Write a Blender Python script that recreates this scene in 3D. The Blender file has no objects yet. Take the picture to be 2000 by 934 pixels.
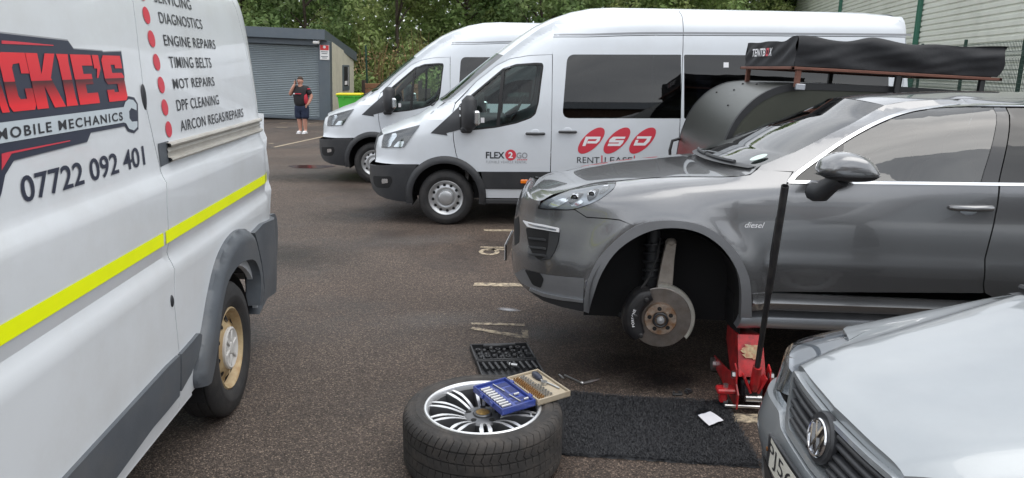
import bpy, bmesh, math, random
import numpy as np
from mathutils import Vector, Matrix
from mathutils.geometry import delaunay_2d_cdt
rad = math.radians
sc = bpy.context.scene
COL = sc.collection
random.seed(7)

# ---------------------------------------------------------------- camera
FPX, PITCH, ROLL, CAMH = 1420.0, rad(13.3), rad(0.5), 1.9
_f = Vector((0, math.cos(PITCH), -math.sin(PITCH)))
_u0 = Vector((0, math.sin(PITCH), math.cos(PITCH)))
_r = Vector((1, 0, 0)) * math.cos(ROLL) + _u0 * math.sin(ROLL)
_u = _u0 * math.cos(ROLL) - Vector((1, 0, 0)) * math.sin(ROLL)
EYE = Vector((0, 0, CAMH))
cam = bpy.data.cameras.new('camera')
cam.lens = FPX / 2000 * 36
cam.sensor_width = 36
cam.clip_start = 0.05
cam.clip_end = 900
camo = bpy.data.objects.new('camera', cam)
COL.objects.link(camo)
_m = Matrix((_r, _u, -_f)).transposed().to_4x4()
_m.translation = EYE
camo.matrix_world = _m
sc.camera = camo

# ---------------------------------------------------------------- sky, sun, exposure
SUN_EL, SUN_AZ = rad(66), rad(110)          # azimuth from +Y clockwise: behind the camera, to the right
w = bpy.data.worlds.new('World')
sc.world = w
w.use_nodes = True
nt = w.node_tree
nt.nodes.clear()
wo = nt.nodes.new('ShaderNodeOutputWorld')
bg = nt.nodes.new('ShaderNodeBackground')
sky = nt.nodes.new('ShaderNodeTexSky')
sky.sky_type = 'NISHITA'
sky.sun_disc = False
sky.sun_elevation = SUN_EL
sky.sun_rotation = SUN_AZ
sky.dust_density = 3
bg.inputs['Strength'].default_value = 0.1
hs = nt.nodes.new('ShaderNodeHueSaturation')
hs.inputs['Saturation'].default_value = 0.45
nt.links.new(sky.outputs[0], hs.inputs['Color'])
tc = nt.nodes.new('ShaderNodeTexCoord')
mp = nt.nodes.new('ShaderNodeMapping')
mp.inputs['Scale'].default_value = (1.0, 1.0, 2.6)
nz = nt.nodes.new('ShaderNodeTexNoise')
nz.inputs['Scale'].default_value = 2.1
nz.inputs['Detail'].default_value = 7
nz.inputs['Roughness'].default_value = 0.56
cr = nt.nodes.new('ShaderNodeValToRGB')
cr.color_ramp.elements[0].position = 0.36
cr.color_ramp.elements[0].color = (5.0, 5.3, 5.8, 1)
cr.color_ramp.elements[1].position = 0.68
cr.color_ramp.elements[1].color = (9.4, 9.6, 9.8, 1)
mx = nt.nodes.new('ShaderNodeMixRGB')
mx.inputs[0].default_value = 0.86
nt.links.new(tc.outputs['Generated'], mp.inputs[0])
nt.links.new(mp.outputs[0], nz.inputs[0])
nt.links.new(nz.outputs[0], cr.inputs[0])
nt.links.new(hs.outputs[0], mx.inputs[1])
nt.links.new(cr.outputs[0], mx.inputs[2])
nt.links.new(mx.outputs[0], bg.inputs['Color'])
nt.links.new(bg.outputs[0], wo.inputs[0])
sl = bpy.data.lights.new('sun', 'SUN')
sl.energy = 0.7
sl.angle = rad(60)
sl.color = (1.0, 0.96, 0.9)
so = bpy.data.objects.new('sun', sl)
COL.objects.link(so)
_sd = Vector((math.sin(SUN_AZ) * math.cos(SUN_EL), math.cos(SUN_AZ) * math.cos(SUN_EL), math.sin(SUN_EL)))
so.rotation_euler = _sd.to_track_quat('Z', 'Y').to_euler()
so.location = (0, 0, 30)
sc.view_settings.view_transform = 'Standard'
sc.view_settings.look = 'None'
sc.view_settings.exposure = 1.08
sc.view_settings.gamma = 1
sc.cycles.use_denoising = True
sc.cycles.max_bounces = 6
sc.cycles.transparent_max_bounces = 16

# ---------------------------------------------------------------- helpers
def pixel_ray(u, v):
    return _f + _r * ((u - 1000) / FPX) - _u * ((v - 467) / FPX)
def gnd(u, v, z=0.0):
    d = pixel_ray(u, v)
    return EYE + d * ((z - CAMH) / d.z)
def atY(u, v, Y):
    d = pixel_ray(u, v)
    return EYE + d * (Y / d.y)

MATS = {}
def pm(name, col, rough=0.5, metal=0.0, coat=0.0, var=0.0, vs=6.0, bump=0.0, bs=60.0, rvar=0.0, spec=0.5,
       emit=0.0, flake=0.0, dirt=None, dirts=3.0, dirta=0.0, alpha=1.0, dr=(.45, .75)):
    """procedural principled material: colour with noise variation, bump, dirt"""
    m = bpy.data.materials.new(name)
    m.use_nodes = True
    t = m.node_tree
    N, Lk = t.nodes, t.links
    b = N['Principled BSDF']
    b.inputs['Roughness'].default_value = rough
    b.inputs['Metallic'].default_value = metal
    b.inputs['Specular IOR Level'].default_value = spec
    b.inputs['Coat Weight'].default_value = coat
    b.inputs['Coat Roughness'].default_value = 0.03
    b.inputs['Alpha'].default_value = alpha
    c4 = (*col, 1)
    b.inputs['Base Color'].default_value = c4
    if emit:
        b.inputs['Emission Color'].default_value = c4
        b.inputs['Emission Strength'].default_value = emit
    co = N.new('ShaderNodeTexCoord')
    out = None
    if var or rvar:
        n1 = N.new('ShaderNodeTexNoise')
        n1.inputs['Scale'].default_value = vs
        n1.inputs['Detail'].default_value = 6
        n1.inputs['Roughness'].default_value = 0.65
        Lk.new(co.outputs['Object'], n1.inputs['Vector'])
        if var:
            mr = N.new('ShaderNodeMapRange')
            mr.inputs[1].default_value, mr.inputs[2].default_value = 0.25, 0.75
            mr.inputs[3].default_value, mr.inputs[4].default_value = 1 - var, 1 + var
            Lk.new(n1.outputs[0], mr.inputs[0])
            vm = N.new('ShaderNodeVectorMath')
            vm.operation = 'SCALE'
            vm.inputs[0].default_value = col
            Lk.new(mr.outputs[0], vm.inputs['Scale'])
            out = vm.outputs[0]
        if rvar:
            mr2 = N.new('ShaderNodeMapRange')
            mr2.inputs[1].default_value, mr2.inputs[2].default_value = 0.3, 0.7
            mr2.inputs[3].default_value, mr2.inputs[4].default_value = max(0.02, rough - rvar), min(1, rough + rvar)
            Lk.new(n1.outputs[0], mr2.inputs[0])
            Lk.new(mr2.outputs[0], b.inputs['Roughness'])
    if dirt:
        n3 = N.new('ShaderNodeTexNoise')
        n3.inputs['Scale'].default_value = dirts
        n3.inputs['Detail'].default_value = 9
        n3.inputs['Roughness'].default_value = 0.7
        Lk.new(co.outputs['Object'], n3.inputs['Vector'])
        r3 = N.new('ShaderNodeMapRange')
        r3.inputs[1].default_value, r3.inputs[2].default_value = dr
        r3.inputs[3].default_value, r3.inputs[4].default_value = 0, dirta
        Lk.new(n3.outputs[0], r3.inputs[0])
        mxx = N.new('ShaderNodeMixRGB')
        mxx.inputs[1].default_value = c4
        mxx.inputs[2].default_value = (*dirt, 1)
        Lk.new(r3.outputs[0], mxx.inputs[0])
        if out:
            Lk.new(out, mxx.inputs[1])
        out = mxx.outputs[0]
    if out:
        Lk.new(out, b.inputs['Base Color'])
    if bump:
        n2 = N.new('ShaderNodeTexNoise')
        n2.inputs['Scale'].default_value = bs
        n2.inputs['Detail'].default_value = 4
        Lk.new(co.outputs['Object'], n2.inputs['Vector'])
        bp = N.new('ShaderNodeBump')
        bp.inputs['Strength'].default_value = bump
        bp.inputs['Distance'].default_value = 0.01
        Lk.new(n2.outputs[0], bp.inputs['Height'])
        Lk.new(bp.outputs[0], b.inputs['Normal'])
    MATS[name] = m
    return m

def glass_mat(name, tint, refl_ior=1.5, base=0.0):
    """thin pane: tinted transmission with Fresnel reflection"""
    m = bpy.data.materials.new(name)
    m.use_nodes = True
    t = m.node_tree
    t.nodes.clear()
    o = t.nodes.new('ShaderNodeOutputMaterial')
    tr = t.nodes.new('ShaderNodeBsdfTransparent')
    tr.inputs[0].default_value = (*tint, 1)
    gl = t.nodes.new('ShaderNodeBsdfGlossy')
    gl.inputs['Roughness'].default_value = 0.015
    gl.inputs['Color'].default_value = (1, 1, 1, 1)
    fr = t.nodes.new('ShaderNodeFresnel')
    fr.inputs[0].default_value = refl_ior
    ad = t.nodes.new('ShaderNodeMath')
    ad.operation = 'ADD'
    ad.use_clamp = True
    ad.inputs[1].default_value = base
    mi = t.nodes.new('ShaderNodeMixShader')
    t.links.new(fr.outputs[0], ad.inputs[0])
    t.links.new(ad.outputs[0], mi.inputs[0])
    t.links.new(tr.outputs[0], mi.inputs[1])
    t.links.new(gl.outputs[0], mi.inputs[2])
    t.links.new(mi.outputs[0], o.inputs[0])
    MATS[name] = m
    return m

def tag(o, label=None, cat=None, group=None, kind=None):
    if label: o['label'] = label
    if cat: o['category'] = cat
    if group: o['group'] = group
    if kind: o['kind'] = kind
    return o

def empty(name, loc=(0, 0, 0), rz=0.0, label=None, cat=None, group=None):
    o = bpy.data.objects.new(name, None)
    o.empty_display_size = 0.2
    o.location = loc
    o.rotation_euler = (0, 0, rz)
    COL.objects.link(o)
    return tag(o, label, cat, group)

def link(name, me, mat=None, parent=None, loc=None, rot=None):
    o = bpy.data.objects.new(name, me)
    if mat is not None and not me.materials:
        me.materials.append(MATS[mat] if isinstance(mat, str) else mat)
    COL.objects.link(o)
    if parent is not None: o.parent = parent
    if loc is not None: o.location = loc
    if rot is not None: o.rotation_euler = rot
    return o

def copy_tree(o, parent=None):
    c = o.copy()
    COL.objects.link(c)
    c.parent = parent
    for ch in [k for k in bpy.data.objects if k.parent == o]:
        copy_tree(ch, c)
    return c

class MB:
    """collects shapes, builds one mesh object"""
    def __init__(s):
        s.v, s.f, s.mi = [], [], []
        s.cur = 0
    def add(s, vs, fs, M=None):
        k = len(s.v)
        s.v += [tuple(M @ Vector(p)) for p in vs] if M else [tuple(p) for p in vs]
        s.f += [tuple(i + k for i in f) for f in fs]
        s.mi += [s.cur] * len(fs)
        return s
    def box(s, c, size, b=0.0, M=None, taper=None):
        x, y, z = [d / 2 for d in size]
        T = Matrix.Translation(c)
        if M is not None: T = T @ M
        b = min(b, x * .9, y * .9, z * .9)
        if b <= 0:
            vs = [(i * x, j * y, k * z) for i in (-1, 1) for j in (-1, 1) for k in (-1, 1)]
            fs = [(0, 1, 3, 2), (4, 6, 7, 5), (0, 4, 5, 1), (2, 3, 7, 6), (0, 2, 6, 4), (1, 5, 7, 3)]
        else:
            vs, idx = [], {}
            for i in (-1, 1):
                for j in (-1, 1):
                    for k in (-1, 1):
                        for ax in range(3):
                            p = [i * (x - b), j * (y - b), k * (z - b)]
                            p[ax] = (i, j, k)[ax] * (x, y, z)[ax]
                            idx[(i, j, k, ax)] = len(vs)
                            vs.append(tuple(p))
            fs = []
            sg = (-1, 1)
            for ax in range(3):
                a, c2 = [q for q in range(3) if q != ax]
                for s0 in sg:
                    q = []
                    for (p1, p2) in ((-1, -1), (1, -1), (1, 1), (-1, 1)):
                        t = [0, 0, 0]; t[ax] = s0; t[a] = p1; t[c2] = p2
                        q.append(idx[(*t, ax)])
                    fs.append(tuple(q))
                for p1 in sg:
                    for p2 in sg:
                        q = []
                        for (s0, axx) in ((-1, a), (1, a), (1, c2), (-1, c2)):
                            t = [0, 0, 0]; t[ax] = s0; t[a] = p1; t[c2] = p2
                            q.append(idx[(*t, axx)])
                        fs.append(tuple(q))
            for i in sg:
                for j in sg:
                    for k in sg:
                        fs.append(tuple(idx[(i, j, k, ax)] for ax in range(3)))
        if taper:
            vs = [(p[0] * (taper[0] if p[2] > 0 else 1), p[1] * (taper[1] if p[2] > 0 else 1), p[2]) for p in vs]
        return s.add(vs, fs, T)
    def cyl(s, p0, p1, r0, r1=None, n=16, cap=True):
        r1 = r0 if r1 is None else r1
        p0, p1 = Vector(p0), Vector(p1)
        q = (p1 - p0).to_track_quat('Z', 'Y').to_matrix()
        vs, fs = [], []
        for p, r in ((p0, r0), (p1, r1)):
            for i in range(n):
                a = 2 * math.pi * i / n
                vs.append(p + q @ Vector((math.cos(a) * r, math.sin(a) * r, 0)))
        for i in range(n):
            j = (i + 1) % n
            fs.append((i, j, n + j, n + i))
        if cap:
            fs.append(tuple(range(n))[::-1])
            fs.append(tuple(range(n, 2 * n)))
        return s.add(vs, fs)
    def tube(s, pts, r, n=8, closed=False, cap=True):
        pts = [Vector(p) for p in pts]
        m = len(pts)
        rr = r if isinstance(r, (list, tuple)) else [r] * m
        vs, fs = [], []
        up = None
        for i, p in enumerate(pts):
            a = pts[i - 1] if (i > 0 or closed) else p
            b = pts[(i + 1) % m] if (i < m - 1 or closed) else p
            t = (b - a).normalized()
            if up is None:
                up = Vector((0, 0, 1)) if abs(t.z) < .9 else Vector((0, 1, 0))
            x = t.cross(up).normalized()
            up = x.cross(t).normalized()
            for k in range(n):
                g = 2 * math.pi * k / n
                vs.append(p + (x * math.cos(g) + up * math.sin(g)) * rr[i])
        for i in range(m if closed else m - 1):
            for k in range(n):
                a, b = i * n + k, i * n + (k + 1) % n
                c, d = ((i + 1) % m) * n + (k + 1) % n, ((i + 1) % m) * n + k
                fs.append((a, b, c, d))
        if cap and not closed:
            fs.append(tuple(range(n))[::-1])
            fs.append(tuple(range((m - 1) * n, m * n)))
        return s.add(vs, fs)
    def lathe(s, prof, n=32, M=None, closed=False, a0=0.0, a1=2 * math.pi):
        """profile [(r, h)] about local Z"""
        full = abs(a1 - a0 - 2 * math.pi) < 1e-6
        cnt = n if full else n + 1
        vs, fs = [], []
        for i in range(cnt):
            a = a0 + (a1 - a0) * i / n
            for r, h in prof:
                vs.append((math.cos(a) * r, math.sin(a) * r, h))
        k = len(prof)
        for i in range(n):
            j = (i + 1) % cnt
            for q in range(k if closed else k - 1):
                q2 = (q + 1) % k
                fs.append((i * k + q, j * k + q, j * k + q2, i * k + q2))
        return s.add(vs, fs, M)
    def prism(s, poly, h0, h1, M=None):
        """2D polygon extruded along local Z"""
        n = len(poly)
        vs = [(x, y, h0) for x, y in poly] + [(x, y, h1) for x, y in poly]
        fs = [tuple(range(n))[::-1], tuple(range(n, 2 * n))]
        fs += [(i, (i + 1) % n, n + (i + 1) % n, n + i) for i in range(n)]
        return s.add(vs, fs, M)
    def grid(s, fn, nu, nv, closed_u=False):
        vs, fs = [], []
        for i in range(nu):
            for j in range(nv):
                vs.append(fn(i / (nu - 1 if not closed_u else nu), j / (nv - 1)))
        for i in range(nu if closed_u else nu - 1):
            for j in range(nv - 1):
                i2 = (i + 1) % nu
                fs.append((i * nv + j, i2 * nv + j, i2 * nv + j + 1, i * nv + j + 1))
        return s.add(vs, fs)
    def ball(s, c, r, nu=16, nv=10):
        c = Vector(c)
        r = (r, r, r) if not isinstance(r, (tuple, list)) else r
        return s.grid(lambda a, b: (c.x + r[0] * math.cos(2 * math.pi * a) * math.sin(math.pi * b),
                                    c.y + r[1] * math.sin(2 * math.pi * a) * math.sin(math.pi * b),
                                    c.z + r[2] * math.cos(math.pi * b)), nu, nv, True)
    def mesh(s, name, mats, ang=35, weld=True):
        me = bpy.data.meshes.new(name)
        me.from_pydata(s.v, [], s.f)
        for m in (mats if isinstance(mats, (list, tuple)) else [mats]):
            me.materials.append(MATS[m] if isinstance(m, str) else m)
        if any(s.mi):
            me.polygons.foreach_set('material_index', s.mi)
        bm = bmesh.new()
        bm.from_mesh(me)
        if weld: bmesh.ops.remove_doubles(bm, verts=bm.verts, dist=1e-5)
        bmesh.ops.recalc_face_normals(bm, faces=bm.faces)
        bm.to_mesh(me)
        bm.free()
        if ang is not None:
            me.shade_smooth()
            me.set_sharp_from_angle(angle=rad(ang))
        return me
    def build(s, name, mats, parent=None, ang=35, loc=None, rot=None, weld=True):
        return link(name, s.mesh(name, mats, ang, weld), None, parent, loc, rot)

def axis_m(origin, axis, spin=0.0):
    """matrix whose local Z is axis, at origin"""
    return Matrix.Translation(origin) @ Vector(axis).to_track_quat('Z', 'Y').to_matrix().to_4x4() @ Matrix.Rotation(spin, 4, 'Z')

def interp(pts, x):
    """smooth monotone-ish interpolation through (x, y) pairs"""
    if x <= pts[0][0]: return pts[0][1]
    if x >= pts[-1][0]: return pts[-1][1]
    n = len(pts)
    for i in range(n - 1):
        if x <= pts[i + 1][0]:
            break
    def sl_(k):
        if k == 0: return (pts[1][1] - pts[0][1]) / (pts[1][0] - pts[0][0])
        if k == n - 1: return (pts[-1][1] - pts[-2][1]) / (pts[-1][0] - pts[-2][0])
        a = (pts[k][1] - pts[k - 1][1]) / (pts[k][0] - pts[k - 1][0])
        b = (pts[k + 1][1] - pts[k][1]) / (pts[k + 1][0] - pts[k][0])
        return 0 if a * b <= 0 else 2 * a * b / (a + b)
    x0, y0 = pts[i]; x1, y1 = pts[i + 1]
    h = x1 - x0
    t = (x - x0) / h
    m0, m1 = sl_(i) * h, sl_(i + 1) * h
    return (2 * t ** 3 - 3 * t * t + 1) * y0 + (t ** 3 - 2 * t * t + t) * m0 + (-2 * t ** 3 + 3 * t * t) * y1 + (t ** 3 - t * t) * m1

def lin(pts, x):
    if x <= pts[0][0]: return pts[0][1]
    for (x0, y0), (x1, y1) in zip(pts, pts[1:]):
        if x <= x1: return y0 + (y1 - y0) * (x - x0) / (x1 - x0)
    return pts[-1][1]

def spline(pts, n=8, closed=False):
    """Catmull-Rom through 2D/3D points"""
    P = [Vector(p) for p in pts]
    m = len(P)
    out = []
    for i in range(m if closed else m - 1):
        p0 = P[i - 1] if (i > 0 or closed) else P[i]
        p1, p2 = P[i], P[(i + 1) % m]
        p3 = P[(i + 2) % m] if (i + 2 < m or closed) else p2
        for k in range(n):
            t = k / n
            out.append(0.5 * ((2 * p1) + (p2 - p0) * t + (2 * p0 - 5 * p1 + 4 * p2 - p3) * t * t + (3 * p1 - p0 - 3 * p2 + p3) * t ** 3))
    if not closed: out.append(P[-1])
    return [tuple(p) for p in out]

def rounded(poly, r, n=5):
    """round the corners of a 2D polygon; r a number or a list"""
    out = []
    m = len(poly)
    for i in range(m):
        rr = r[i] if isinstance(r, (list, tuple)) else r
        p = Vector(poly[i]); a = Vector(poly[i - 1]) - p; b = Vector(poly[(i + 1) % m]) - p
        if rr <= 0:
            out.append(tuple(p)); continue
        d = min(rr, a.length * .48, b.length * .48)
        pa, pb = p + a.normalized() * d, p + b.normalized() * d
        for k in range(n + 1):
            t = k / n
            out.append(tuple(pa * (1 - t) ** 2 + p * 2 * t * (1 - t) + pb * t * t))
    return out

def resample(poly, g):
    out = []
    m = len(poly)
    for i in range(m):
        a, b = Vector(poly[i]), Vector(poly[(i + 1) % m])
        k = max(1, int(math.ceil((b - a).length / g)))
        for j in range(k):
            out.append(tuple(a.lerp(b, j / k)))
    return out

def inside(px, py, poly):
    """vectorised point in polygon"""
    x, y = np.asarray(px), np.asarray(py)
    r = np.zeros(x.shape, bool)
    m = len(poly)
    for i in range(m):
        x0, y0 = poly[i]; x1, y1 = poly[i - 1]
        if y0 == y1: continue
        c = ((y0 > y) != (y1 > y)) & (x < (x1 - x0) * (y - y0) / (y1 - y0) + x0)
        r ^= c
    return r

def tri_fill(outline, holes=(), g=0.05):
    """triangulate a 2D polygon with holes and inner grid points"""
    loops = [resample(outline, g)] + [resample(h, g) for h in holes]
    V, Ed = [], []
    for lp in loops:
        k = len(V)
        V += lp
        Ed += [(k + i, k + (i + 1) % len(lp)) for i in range(len(lp))]
    A = np.array(V)
    x0, y0 = A.min(0); x1, y1 = A.max(0)
    gx, gy = np.meshgrid(np.arange(x0 + g * .5, x1, g), np.arange(y0 + g * .5, y1, g))
    gx, gy = gx.ravel(), gy.ravel()
    ok = inside(gx, gy, outline)
    for h in holes: ok &= ~inside(gx, gy, h)
    gx, gy = gx[ok], gy[ok]
    if len(gx):
        d = np.full(len(gx), 9.0)
        for s0 in range(0, len(A), 200):
            B = A[s0:s0 + 200]
            dd = np.sqrt((gx[:, None] - B[None, :, 0]) ** 2 + (gy[:, None] - B[None, :, 1]) ** 2).min(1)
            d = np.minimum(d, dd)
        k = d > g * .45
        gx, gy = gx[k], gy[k]
    V = [Vector(p) for p in V] + [Vector((float(a), float(b))) for a, b in zip(gx, gy)]
    vo, eo, fo, _, _, _ = delaunay_2d_cdt(V, Ed, [], 0, 1e-7)
    vo = [(p[0], p[1]) for p in vo]
    cx = np.array([sum(vo[i][0] for i in f) / len(f) for f in fo])
    cy = np.array([sum(vo[i][1] for i in f) / len(f) for f in fo])
    ok = inside(cx, cy, loops[0])
    for h in loops[1:]: ok &= ~inside(cx, cy, h)
    return vo, [tuple(f) for f, k in zip(fo, ok) if k]

def panel(name, outline, fn, mat, parent, holes=(), g=0.05, flange=None, out=(0, -1, 0), ang=30):
    """sheet over a 2D polygon mapped by fn(a, b) -> (x, y, z); flange: vector the rim is folded back by"""
    vo, fs = tri_fill(outline, holes, g)
    vs = [Vector(fn(a, b)) for a, b in vo]
    if fs:
        nn = Vector((0, 0, 0))
        for f in fs: nn += (vs[f[1]] - vs[f[0]]).cross(vs[f[2]] - vs[f[0]])
        if nn.dot(Vector(out)) < 0: fs = [f[::-1] for f in fs]
    nfl = len(fs)
    if flange:
        fl = Vector(flange)
        cnt = {}
        for f in fs:
            for i in range(3):
                cnt[(f[i], f[(i + 1) % 3])] = 1
        bd = [e for e in cnt if (e[1], e[0]) not in cnt]
        mp_ = {}
        for a, b in bd:
            for q in (a, b):
                if q not in mp_:
                    mp_[q] = len(vs); vs.append(vs[q] + fl)
            fs.append((b, a, mp_[a], mp_[b]))
    me = bpy.data.meshes.new(name)
    me.from_pydata([tuple(p) for p in vs], [], fs)
    me.shade_smooth()
    me.set_sharp_from_angle(angle=rad(ang))
    return link(name, me, mat, parent)

def mirror_copy(o, parent, name=None):
    """copy of a mesh part mirrored to the other side of its vehicle (local y -> -y)"""
    me = o.data.copy()
    me.transform(Matrix.Scale(-1, 4, (0, 1, 0)))
    me.flip_normals()
    return link(name or o.name.split('.')[0], me, None, parent)

def text_2d(s, size, xs=1.0, shear=0.0, bold=0.0, spacing=1.0, align='LEFT'):
    """flat lettering outline as (verts2d, faces) from the built-in font"""
    cu = bpy.data.curves.new('lettering', 'FONT')
    cu.body = s
    cu.size = size
    cu.shear = shear
    cu.offset = bold
    cu.space_character = spacing
    cu.align_x = align
    cu.resolution_u = 4
    o = bpy.data.objects.new('lettering', cu)
    COL.objects.link(o)
    dg = bpy.context.evaluated_depsgraph_get()
    dg.update()
    me = bpy.data.meshes.new_from_object(o.evaluated_get(dg))
    vs = [(v.co.x * xs, v.co.y) for v in me.vertices]
    fs = [tuple(p.vertices) for p in me.polygons]
    bpy.data.objects.remove(o)
    bpy.data.curves.remove(cu)
    bpy.data.meshes.remove(me)
    return vs, fs

def fit_text(s, a0, a1, b0, b1, **k):
    """lettering scaled to fill the rectangle a0..a1, b0..b1"""
    vs, fs = text_2d(s, 1.0, **k)
    xs = [p[0] for p in vs]; ys = [p[1] for p in vs]
    x0, x1, y0, y1 = min(xs), max(xs), min(ys), max(ys)
    return [(a0 + (x - x0) / (x1 - x0) * (a1 - a0), b0 + (y - y0) / (y1 - y0) * (b1 - b0)) for x, y in vs], fs

def decal(name, vs, fs, fn, mat, parent):
    me = bpy.data.meshes.new(name)
    me.from_pydata([tuple(fn(a, b)) for a, b in vs], [], fs)
    return link(name, me, mat, parent)

def word_decals(name, vs, fs, fn, mat, parent, gap):
    """lettering, one mesh for each word: letters closer than gap belong together"""
    fs = sorted(fs, key=lambda f: min(vs[i][0] for i in f))
    groups, right = [], None
    for f in fs:
        a, b = min(vs[i][0] for i in f), max(vs[i][0] for i in f)
        if right is None or a > right + gap:
            groups.append([]); right = b
        groups[-1].append(f); right = max(right, b)
    for g in groups:
        ids = sorted({i for f in g for i in f}); mp_ = {k: n for n, k in enumerate(ids)}
        decal(name, [vs[i] for i in ids], [tuple(mp_[i] for i in f) for f in g], fn, mat, parent)

def poly_decal(name, polys, fn, mat, parent, g=0.05):
    """flat shapes, each a polygon or (polygon, holes), laid on a surface"""
    V, Fc = [], []
    for p in polys:
        ol, hs_ = (p if isinstance(p, tuple) and isinstance(p[0], list) else (p, ()))
        vo, fs = tri_fill(ol, hs_, g)
        k = len(V)
        V += vo
        Fc += [tuple(i + k for i in f) for f in fs]
    return decal(name, V, Fc, fn, mat, parent)

class Frame:
    """a vehicle's own axes: x to the rear, y to its right, z up; side(u, v) finds where a sight line meets its near side"""
    def __init__(s, loc, rz, surf):
        s.M = Matrix.Translation(loc) @ Matrix.Rotation(rz, 4, 'Z')
        s.I = s.M.inverted()
        s.surf = surf
    def side(s, u, v, extra=0.0):
        o = s.I @ EYE
        d = s.I.to_3x3() @ pixel_ray(u, v)
        y = -0.9
        for _ in range(25):
            t = (y - o.y) / d.y
            x, z = o.x + d.x * t, o.z + d.z * t
            y = 0.5 * y + 0.5 * (s.surf(x, z) + extra)
        return (x, z)
    def plane(s, u, v, y):
        o = s.I @ EYE
        d = s.I.to_3x3() @ pixel_ray(u, v)
        t = (y - o.y) / d.y
        return (o.x + d.x * t, o.z + d.z * t)
    def S(s, pts): return [s.side(*p) for p in pts]
# ================================================================ materials
def asphalt_mat():
    m = bpy.data.materials.new('asphalt')
    m.use_nodes = True
    t = m.node_tree
    N, L = t.nodes, t.links
    b = N['Principled BSDF']
    co = N.new('ShaderNodeTexCoord')
    def vor(scale, feat='F1'):
        v = N.new('ShaderNodeTexVoronoi'); v.feature = feat
        v.inputs['Scale'].default_value = scale
        L.new(co.outputs['Object'], v.inputs['Vector']); return v
    def noi(scale, det=5, ro=.6):
        v = N.new('ShaderNodeTexNoise')
        v.inputs['Scale'].default_value = scale; v.inputs['Detail'].default_value = det; v.inputs['Roughness'].default_value = ro
        L.new(co.outputs['Object'], v.inputs['Vector']); return v
    def mrange(src, a, b_, c, d):
        r = N.new('ShaderNodeMapRange')
        r.inputs[1].default_value, r.inputs[2].default_value, r.inputs[3].default_value, r.inputs[4].default_value = a, b_, c, d
        L.new(src, r.inputs[0]); return r.outputs[0]
    def mix(f, c1, c2, typ='MIX'):
        x = N.new('ShaderNodeMixRGB'); x.blend_type = typ
        for i, c in ((0, f), (1, c1), (2, c2)):
            if isinstance(c, (int, float)): x.inputs[i].default_value = c
            elif isinstance(c, tuple): x.inputs[i].default_value = (*c, 1)
            else: L.new(c, x.inputs[i])
        return x.outputs[0]
    v1 = vor(125)                                   # aggregate stones about a centimetre across
    v2 = vor(60)
    stone = N.new('ShaderNodeSeparateColor'); L.new(v1.outputs['Color'], stone.inputs[0])
    ramp = N.new('ShaderNodeValToRGB')
    e = ramp.color_ramp.elements
    e[0].position, e[0].color = 0.0, (0.055, 0.045, 0.041, 1)
    e[1].position, e[1].color = 1.0, (0.32, 0.265, 0.225, 1)
    q = e.new(.5); q.color = (0.115, 0.093, 0.082, 1)
    q = e.new(.82); q.color = (0.165, 0.135, 0.118, 1)
    L.new(stone.outputs[0], ramp.inputs[0])
    gap = mrange(v1.outputs['Distance'], .3, .62, 1, .5)
    c = mix(1.0, ramp.outputs[0], gap, 'MULTIPLY')
    big = mrange(noi(.55, 4).outputs[0], .3, .7, .72, 1.2)
    c = mix(1.0, c, big, 'MULTIPLY')
    red = mrange(noi(.23, 3).outputs[0], .42, .62, 0, .5)
    c = mix(red, c, mix(1.0, c, (1.12, .98, .88), 'MULTIPLY'))
    c = mix(1.0, c, (1.06, 1.0, .93), 'MULTIPLY')
    wetn = noi(.5, 6, .62)
    wet = mrange(wetn.outputs[0], .47, .62, 0, 1)
    c = mix(mrange(wetn.outputs[0], .47, .62, 0, .6), c, mix(1.0, c, (.42, .42, .44), 'MULTIPLY'))
    L.new(c, b.inputs['Base Color'])
    ro = N.new('ShaderNodeMath'); ro.operation = 'MULTIPLY_ADD'
    L.new(wet, ro.inputs[0]); ro.inputs[1].default_value = -.3; ro.inputs[2].default_value = .72
    L.new(ro.outputs[0], b.inputs['Roughness'])
    b.inputs['Specular IOR Level'].default_value = .42
    hh = N.new('ShaderNodeMath'); hh.operation = 'MULTIPLY_ADD'
    L.new(v2.outputs['Distance'], hh.inputs[0]); hh.inputs[1].default_value = .6; L.new(v1.outputs['Distance'], hh.inputs[2])
    bp = N.new('ShaderNodeBump'); bp.invert = True
    bp.inputs['Strength'].default_value = .9; bp.inputs['Distance'].default_value = .008
    L.new(hh.outputs[0], bp.inputs['Height']); L.new(bp.outputs[0], b.inputs['Normal'])
    MATS['asphalt'] = m
asphalt_mat()

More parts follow.
